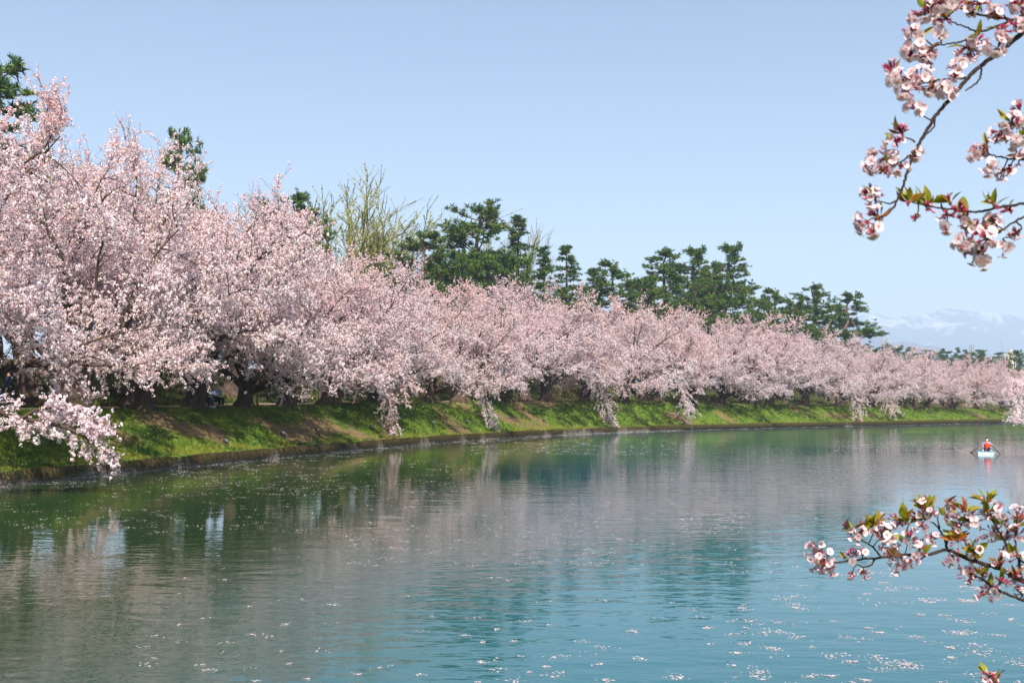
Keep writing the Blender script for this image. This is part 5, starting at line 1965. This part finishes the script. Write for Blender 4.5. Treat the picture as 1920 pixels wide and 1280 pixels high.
# upper right: boughs of one tree, trunk outside the frame
TA = near_tree((4.6, 3.3, 1.2), "near cherry tree whose blossoming boughs hang into the upper right corner", 0.2, 4.2, 3)
trA = np.array(TA.location)
n1_ = bough(TA, [
    ([(1990, 18), (1920, 61), (1885, 89), (1852, 114), (1824, 136), (1801, 163), (1771, 197), (1753, 219), (1730, 258), (1716, 281), (1707, 304), (1698, 333), (1691, 356), (1680, 379), (1664, 401), (1640, 409)], 0.0085, 0.0028),
    ([(1716, 266), (1708, 261), (1694, 257)], 0.003, 0.0022),
    ([(1707, 290), (1690, 303), (1673, 308), (1632, 311)], 0.0032, 0.002),
    ([(1680, 377), (1668, 382), (1655, 379)], 0.003, 0.002),
    ([(1990, 8), (1920, 28), (1895, 39), (1850, 57), (1832, 59), (1808, 50), (1783, 41)], 0.0055, 0.0022),
    ([(1832, 60), (1824, 68), (1800, 79), (1783, 82), (1751, 87)], 0.0038, 0.0022),
    ([(1895, 37), (1844, 30), (1804, 18), (1783, 4), (1765, -8)], 0.004, 0.0022),
    ([(1840, 128), (1838, 146), (1826, 160), (1810, 171)], 0.0032, 0.0024),
    ([(1810, 146), (1785, 149), (1759, 150), (1735, 155), (1710, 158)], 0.004, 0.0022),
    ([(1738, 240), (1752, 222), (1751, 236), (1742, 248), (1728, 258)], 0.0028, 0.0026),
], [
    (1708, 62, 16, 5, 3, 1), (1727, 32, 20, 4, 8, 4), (1752, 14, 24, 5, 9, 3), (1785, 10, 20, 4, 5, 3), (1768, 40, 18, 3, 8, 4), (1712, 95, 26, 13, 3, 1), (1738, 108, 20, 8, 4, 2),
    (1668, 128, 16, 2, 8, 1), (1686, 150, 22, 9, 5, 2), (1700, 168, 24, 9, 2, 1), (1724, 142, 20, 8, 2, 1), (1714, 205, 18, 5, 1, 0), (1746, 165, 18, 6, 2, 2), (1776, 172, 20, 8, 2, 1), (1792, 132, 18, 6, 1, 0),
    (1764, 62, 10, 2, 3, 0), (1818, 96, 22, 9, 2, 2), (1835, 76, 16, 4, 4, 1), (1868, 92, 18, 6, 1, 0), (1880, 60, 16, 4, 5, 1), (1866, 26, 16, 4, 5, 0), (1905, 12, 20, 5, 6, 1), (1906, 48, 16, 4, 3, 1), (1820, 20, 14, 2, 5, 2), (1840, 2, 18, 3, 6, 1),
    (1690, 246, 14, 0, 8, 3), (1676, 268, 14, 2, 6, 1), (1636, 308, 24, 11, 3, 0), (1666, 296, 20, 8, 5, 2), (1656, 322, 14, 4, 2, 0), (1712, 288, 14, 4, 1, 0), (1688, 316, 12, 4, 1, 0),
    (1634, 366, 20, 5, 10, 1), (1620, 420, 20, 10, 2, 0), (1642, 400, 16, 3, 4, 2), (1636, 432, 12, 3, 2, 0)],
    3.5, rb5, ([trA + np.array([0.05, 0, 3.0]), trA + np.array([-0.9, 0.05, 3.35]), trA + np.array([-1.9, 0.12, 3.4]), at_y(1990, 18, 3.5)], 0.07, 0.012))
n2_ = bough(TA, [
    ([(1990, 288), (1920, 298), (1880, 296), (1858, 290)], 0.005, 0.0022),
    ([(1990, 205), (1935, 240), (1905, 236), (1890, 240)], 0.0045, 0.0024),
    ([(1905, 297), (1904, 270), (1905, 246)], 0.003, 0.002),
], [(1832, 288, 16, 7, 2, 1), (1852, 312, 16, 7, 1, 0), (1848, 270, 10, 1, 3, 1), (1872, 250, 18, 8, 1, 1), (1898, 228, 18, 7, 3, 2), (1912, 205, 14, 2, 6, 0), (1890, 318, 10, 2, 3, 0), (1905, 262, 16, 5, 3, 3), (1878, 325, 10, 3, 1, 0), (1918, 300, 14, 3, 2, 1)],
    3.65, rb5, ([trA + np.array([0.05, 0, 2.5]), trA + np.array([-1.0, 0.1, 2.75]), at_y(1990, 288, 3.65)], 0.055, 0.006))
n3_ = bough(TA, [
    ([(1990, 368), (1920, 381), (1870, 390), (1830, 397), (1790, 394), (1760, 390), (1735, 385), (1706, 378)], 0.0055, 0.002),
    ([(1990, 380), (1920, 407), (1895, 420), (1876, 434), (1850, 448)], 0.0045, 0.0022),
    ([(1905, 415), (1915, 428), (1900, 444), (1880, 446)], 0.003, 0.002),
], [(1702, 384, 10, 0, 1, 7), (1738, 392, 14, 0, 4, 5), (1780, 376, 12, 0, 3, 6), (1732, 372, 12, 0, 3, 1), (1718, 412, 10, 0, 2, 0), (1800, 392, 14, 1, 8, 1), (1775, 405, 14, 1, 5, 1), (1866, 384, 12, 0, 3, 6), (1890, 396, 12, 0, 6, 1),
    (1775, 428, 10, 2, 2, 0), (1808, 412, 14, 2, 6, 1), (1824, 432, 20, 6, 7, 3), (1802, 456, 16, 7, 2, 0), (1848, 450, 20, 5, 8, 4), (1866, 418, 20, 8, 3, 1), (1830, 478, 20, 9, 2, 0), (1840, 492, 12, 4, 0, 0), (1880, 468, 12, 2, 2, 0), (1893, 462, 8, 1, 0, 0), (1905, 438, 12, 3, 4, 0)],
    3.6, rb5, ([trA + np.array([0.05, 0, 2.1]), trA + np.array([-1.0, 0.1, 2.5]), at_y(1990, 374, 3.6)], 0.055, 0.006))

# lower right: boughs of a second tree
TB = near_tree((6.1, 4.7, 1.2), "near cherry tree whose low leafy bough stretches over the water at lower right", 0.22, 3.6, 8)
trB = np.array(TB.location)
n4_ = bough(TB, [
    ([(2010, 1120), (1920, 1090), (1876, 1066), (1846, 1057), (1804, 1042), (1775, 1030), (1742, 1038), (1698, 1039), (1656, 1044), (1618, 1048), (1573, 1053), (1540, 1056)], 0.012, 0.003),
    ([(2010, 1160), (1920, 1125), (1876, 1108), (1846, 1088), (1820, 1072)], 0.008, 0.004),
    ([(1775, 1028), (1772, 1012), (1757, 986), (1736, 971)], 0.006, 0.003),
    ([(1775, 1018), (1782, 1004), (1798, 986), (1812, 976)], 0.0045, 0.0025),
    ([(1650, 1041), (1636, 1025), (1618, 1013), (1608, 1004)], 0.0045, 0.0025),
    ([(1640, 1047), (1634, 1058), (1620, 1062), (1606, 1057)], 0.0045, 0.003),
    ([(1762, 990), (1758, 970), (1764, 955)], 0.0035, 0.002),
    ([(1915, 1085), (1908, 1045), (1890, 1025), (1876, 1000), (1861, 974), (1852, 955)], 0.007, 0.0026),
    ([(1940, 1060), (1912, 1048), (1904, 1010), (1908, 980)], 0.005, 0.003),
    ([(1742, 1038), (1722, 1048), (1702, 1040)], 0.004, 0.003),
], [
    (1533, 1040, 26, 22, 6, 1), (1548, 1062, 22, 14, 2, 0), (1530, 1062, 14, 5, 0, 0), (1590, 992, 14, 3, 9, 3), (1606, 1002, 16, 7, 3, 2), (1622, 984, 14, 5, 3, 2), (1598, 1040, 16, 6, 6, 1), (1618, 1036, 12, 4, 2, 0), (1617, 1074, 14, 5, 0, 0), (1595, 1078, 10, 2, 3, 0),
    (1658, 1000, 22, 9, 7, 4), (1648, 972, 14, 0, 5, 9), (1675, 974, 14, 1, 5, 7), (1690, 985, 14, 2, 5, 3), (1672, 1024, 26, 16, 4, 1), (1680, 1055, 24, 14, 1, 0), (1712, 1050, 14, 6, 1, 0), (1706, 1005, 18, 6, 6, 3), (1724, 1028, 20, 8, 5, 2), (1750, 1012, 16, 7, 2, 0),
    (1735, 948, 16, 2, 8, 8), (1722, 968, 16, 3, 7, 3), (1748, 962, 14, 5, 3, 1), (1776, 950, 18, 8, 4, 1), (1784, 972, 14, 4, 4, 3), (1727, 990, 12, 3, 4, 0),
    (1800, 982, 16, 5, 6, 1), (1822, 978, 18, 6, 8, 2), (1812, 955, 14, 0, 5, 5), (1850, 962, 18, 5, 7, 3), (1848, 938, 12, 0, 3, 8), (1872, 958, 16, 7, 4, 1), (1880, 982, 16, 5, 5, 2), (1856, 1000, 20, 10, 3, 1), (1884, 1012, 20, 8, 4, 1), (1905, 965, 18, 6, 6, 2), (1908, 1000, 16, 5, 5, 2), (1910, 1045, 20, 8, 4, 3),
    (1800, 1015, 18, 1, 6, 9), (1830, 1028, 20, 2, 6, 10), (1820, 1050, 16, 2, 6, 5), (1790, 1050, 18, 7, 5, 1), (1812, 1080, 18, 8, 6, 1), (1840, 1072, 16, 3, 7, 4), (1850, 1102, 18, 8, 4, 1), (1866, 1118, 12, 5, 0, 0), (1842, 1120, 10, 3, 1, 0), (1878, 1092, 16, 3, 7, 2), (1880, 1055, 16, 2, 5, 6), (1905, 1085, 18, 7, 4, 2), (1915, 1110, 14, 4, 3, 1)],
    5.0, rb5, ([trB + np.array([0, 0, 1.0]), trB + np.array([-1.2, 0.1, 1.15]), trB + np.array([-2.4, 0.25, 0.95]), at_y(2010, 1125, 5.0)], 0.09, 0.014), 1.05, 1.3)
n5_ = bough(TB, [([(1990, 1400), (1920, 1330), (1880, 1292), (1856, 1268)], 0.006, 0.0025)],
            [(1852, 1268, 12, 1, 6, 3), (1866, 1272, 12, 2, 5, 1)], 4.6, rb5,
            ([trB + np.array([0, 0, 0.7]), trB + np.array([-1.5, 0.0, 0.45]), at_y(1990, 1400, 4.6)], 0.05, 0.007))
print("near blossoms", n1_, n2_, n3_, n4_, n5_)

# ------------------------------------------------------------------ boughs of the far row that hang low over the bank
def hanging_bough(parent, pix, z_depth, r0, seed, n2=22, spread=0.9, dens=1.0, drop=0.12):
    """pix: polyline in the photograph; z_depth: distance at each of its points"""
    rng = np.random.default_rng(seed)
    P = np.array([at_y(x, y, d) for (x, y), d in zip(pix, z_depth)])
    S_ = smooth_path(P, 5)
    mb = MB()
    inv = np.array(parent.matrix_world.inverted())
    loc = lambda a: (np.asarray(a) @ inv[:3, :3].T + inv[:3, 3])
    sc = parent.scale[0]
    mb.tubes(loc(S_), np.linspace(r0, 0.02, len(S_)) / sc, 8)
    wood = mb.build("bough", M['cherry_bark'], parent)
    cr = MB()
    b2, d2, t2, k2 = spawn(S_[None], n2, 0.18, 1.0, 0.8, rng, 0.4, 0.0)
    L2 = spread * rng.uniform(0.5, 1.2, len(b2)) * (1.15 - 0.5 * t2)
    P2 = grow(b2, d2, L2, 5, drop, 0.12, rng)
    cr.tubes(loc(P2).reshape(P2.shape), np.outer(np.full(len(b2), 0.014 / sc), np.linspace(1, 0.4, 6)), 4, 1)
    b3, d3, t3, k3 = spawn(P2, 6, 0.1, 1.0, 0.8, rng, 0.3, 0.0)
    L3 = rng.uniform(0.2, 0.55, len(b3))
    P3 = grow(b3, d3, L3, 2, drop * 0.6, 0.12, rng)
    cr.tubes(loc(P3).reshape(P3.shape), np.outer(np.full(len(b3), 0.006 / sc), np.linspace(1, 0.5, 3)), 3, 1)
    C = []
    for PP, LL, gap in ((P2, L2, 0.09), (P3, L3, 0.075)):
        cnt = np.maximum(1, (LL / gap * dens).astype(int))
        kk = np.repeat(np.arange(len(PP)), cnt)
        c, _ = along(PP, kk, rng.uniform(0.05, 1.03, len(kk)))
        C.append(c + rng.normal(0, 0.03, c.shape))
    C = np.concatenate(C)
    blossoms(cr, loc(C), rng, np.zeros(len(C)), 6, 0.055 / sc, 0.026 / sc, 0.03)
    cr.build("blossom_spray", [M['petal'], M['twig_bark']], wood, kind='stuff')


bpy.context.view_layer.update()
trees = [o for o in bpy.data.objects if o.get("category") == "cherry tree" and o.get("group") == FRONT_GROUP]
T_left, T_700, T_862, T_1092, T_1570, T_1630 = trees[1], trees[8], trees[10], trees[13], trees[21], trees[22]
hanging_bough(T_left, [(-130, 700), (-60, 745), (0, 772), (60, 788), (120, 800), (170, 826), (215, 858)], [34.0, 34.2, 34.6, 35, 35.2, 35.5, 35.8], 0.13, 1, 34, 0.95, 0.85, 0.07)
hanging_bough(T_left, [(40, 784), (70, 768), (110, 765), (160, 775), (190, 800)], [34.8, 35, 35.2, 35.3, 35.4], 0.05, 2, 22, 0.8, 1.0, 0.08)
d7 = T_700.location.y
hanging_bough(T_700, [(690, 560), (640, 600), (665, 650), (700, 700), (725, 745), (738, 800)], [d7, d7 - 1.5, d7 - 3, d7 - 4, d7 - 5, d7 - 5.5], 0.14, 3, 60, 2.2, 1.0, 0.16)
hanging_bough(T_700, [(600, 580), (650, 620), (690, 660), (740, 700), (770, 730)], [d7 - 1, d7 - 3, d7 - 4, d7 - 4.5, d7 - 5], 0.1, 4, 40, 2.2, 1.0, 0.14)
d8 = T_862.location.y
hanging_bough(T_862, [(862, 640), (890, 680), (905, 720), (912, 760), (918, 790)], [d8, d8 - 2, d8 - 3, d8 - 3.6, d8 - 4], 0.1, 5, 36, 2.0, 1.0, 0.14)
d9 = T_1092.location.y
hanging_bough(T_1092, [(1090, 670), (1110, 700), (1125, 735), (1135, 765), (1142, 788)], [d9, d9 - 2, d9 - 3, d9 - 3.6, d9 - 4], 0.1, 6, 36, 2.2, 1.0, 0.14)
for tr_, x0, sd_ in ((T_1570, 1600, 7), (T_1630, 1665, 9), (trees[15], 1285, 10)):
    dd = tr_.location.y
    hanging_bough(tr_, [(x0 - 25, 690), (x0 - 8, 720), (x0 + 3, 750), (x0 + 10, 778 if sd_ < 9 else 768)], [dd, dd - 2.5, dd - 4, dd - 5], 0.1, sd_, 36, 2.8, 0.8, 0.14)

# right edge: cherry on the near side shore, its outer boughs coming into the frame
RT = cherry(1, (*at_y(2003, 757, 84)[:2], 1.1), 2.6, 0.52, "warm pink cherry at the right edge, its boughs hanging over the water beside the boat", None)
bpy.context.view_layer.update()
hanging_bough(RT, [(1985, 700), (1945, 725), (1918, 760), (1908, 790)], [84, 82, 81, 80], 0.1, 21, 40, 1.2, 1.0, 0.12)
hanging_bough(RT, [(1985, 695), (1945, 705), (1912, 718), (1890, 740)], [84, 82, 81, 80], 0.1, 22, 40, 1.2, 1.0, 0.1)
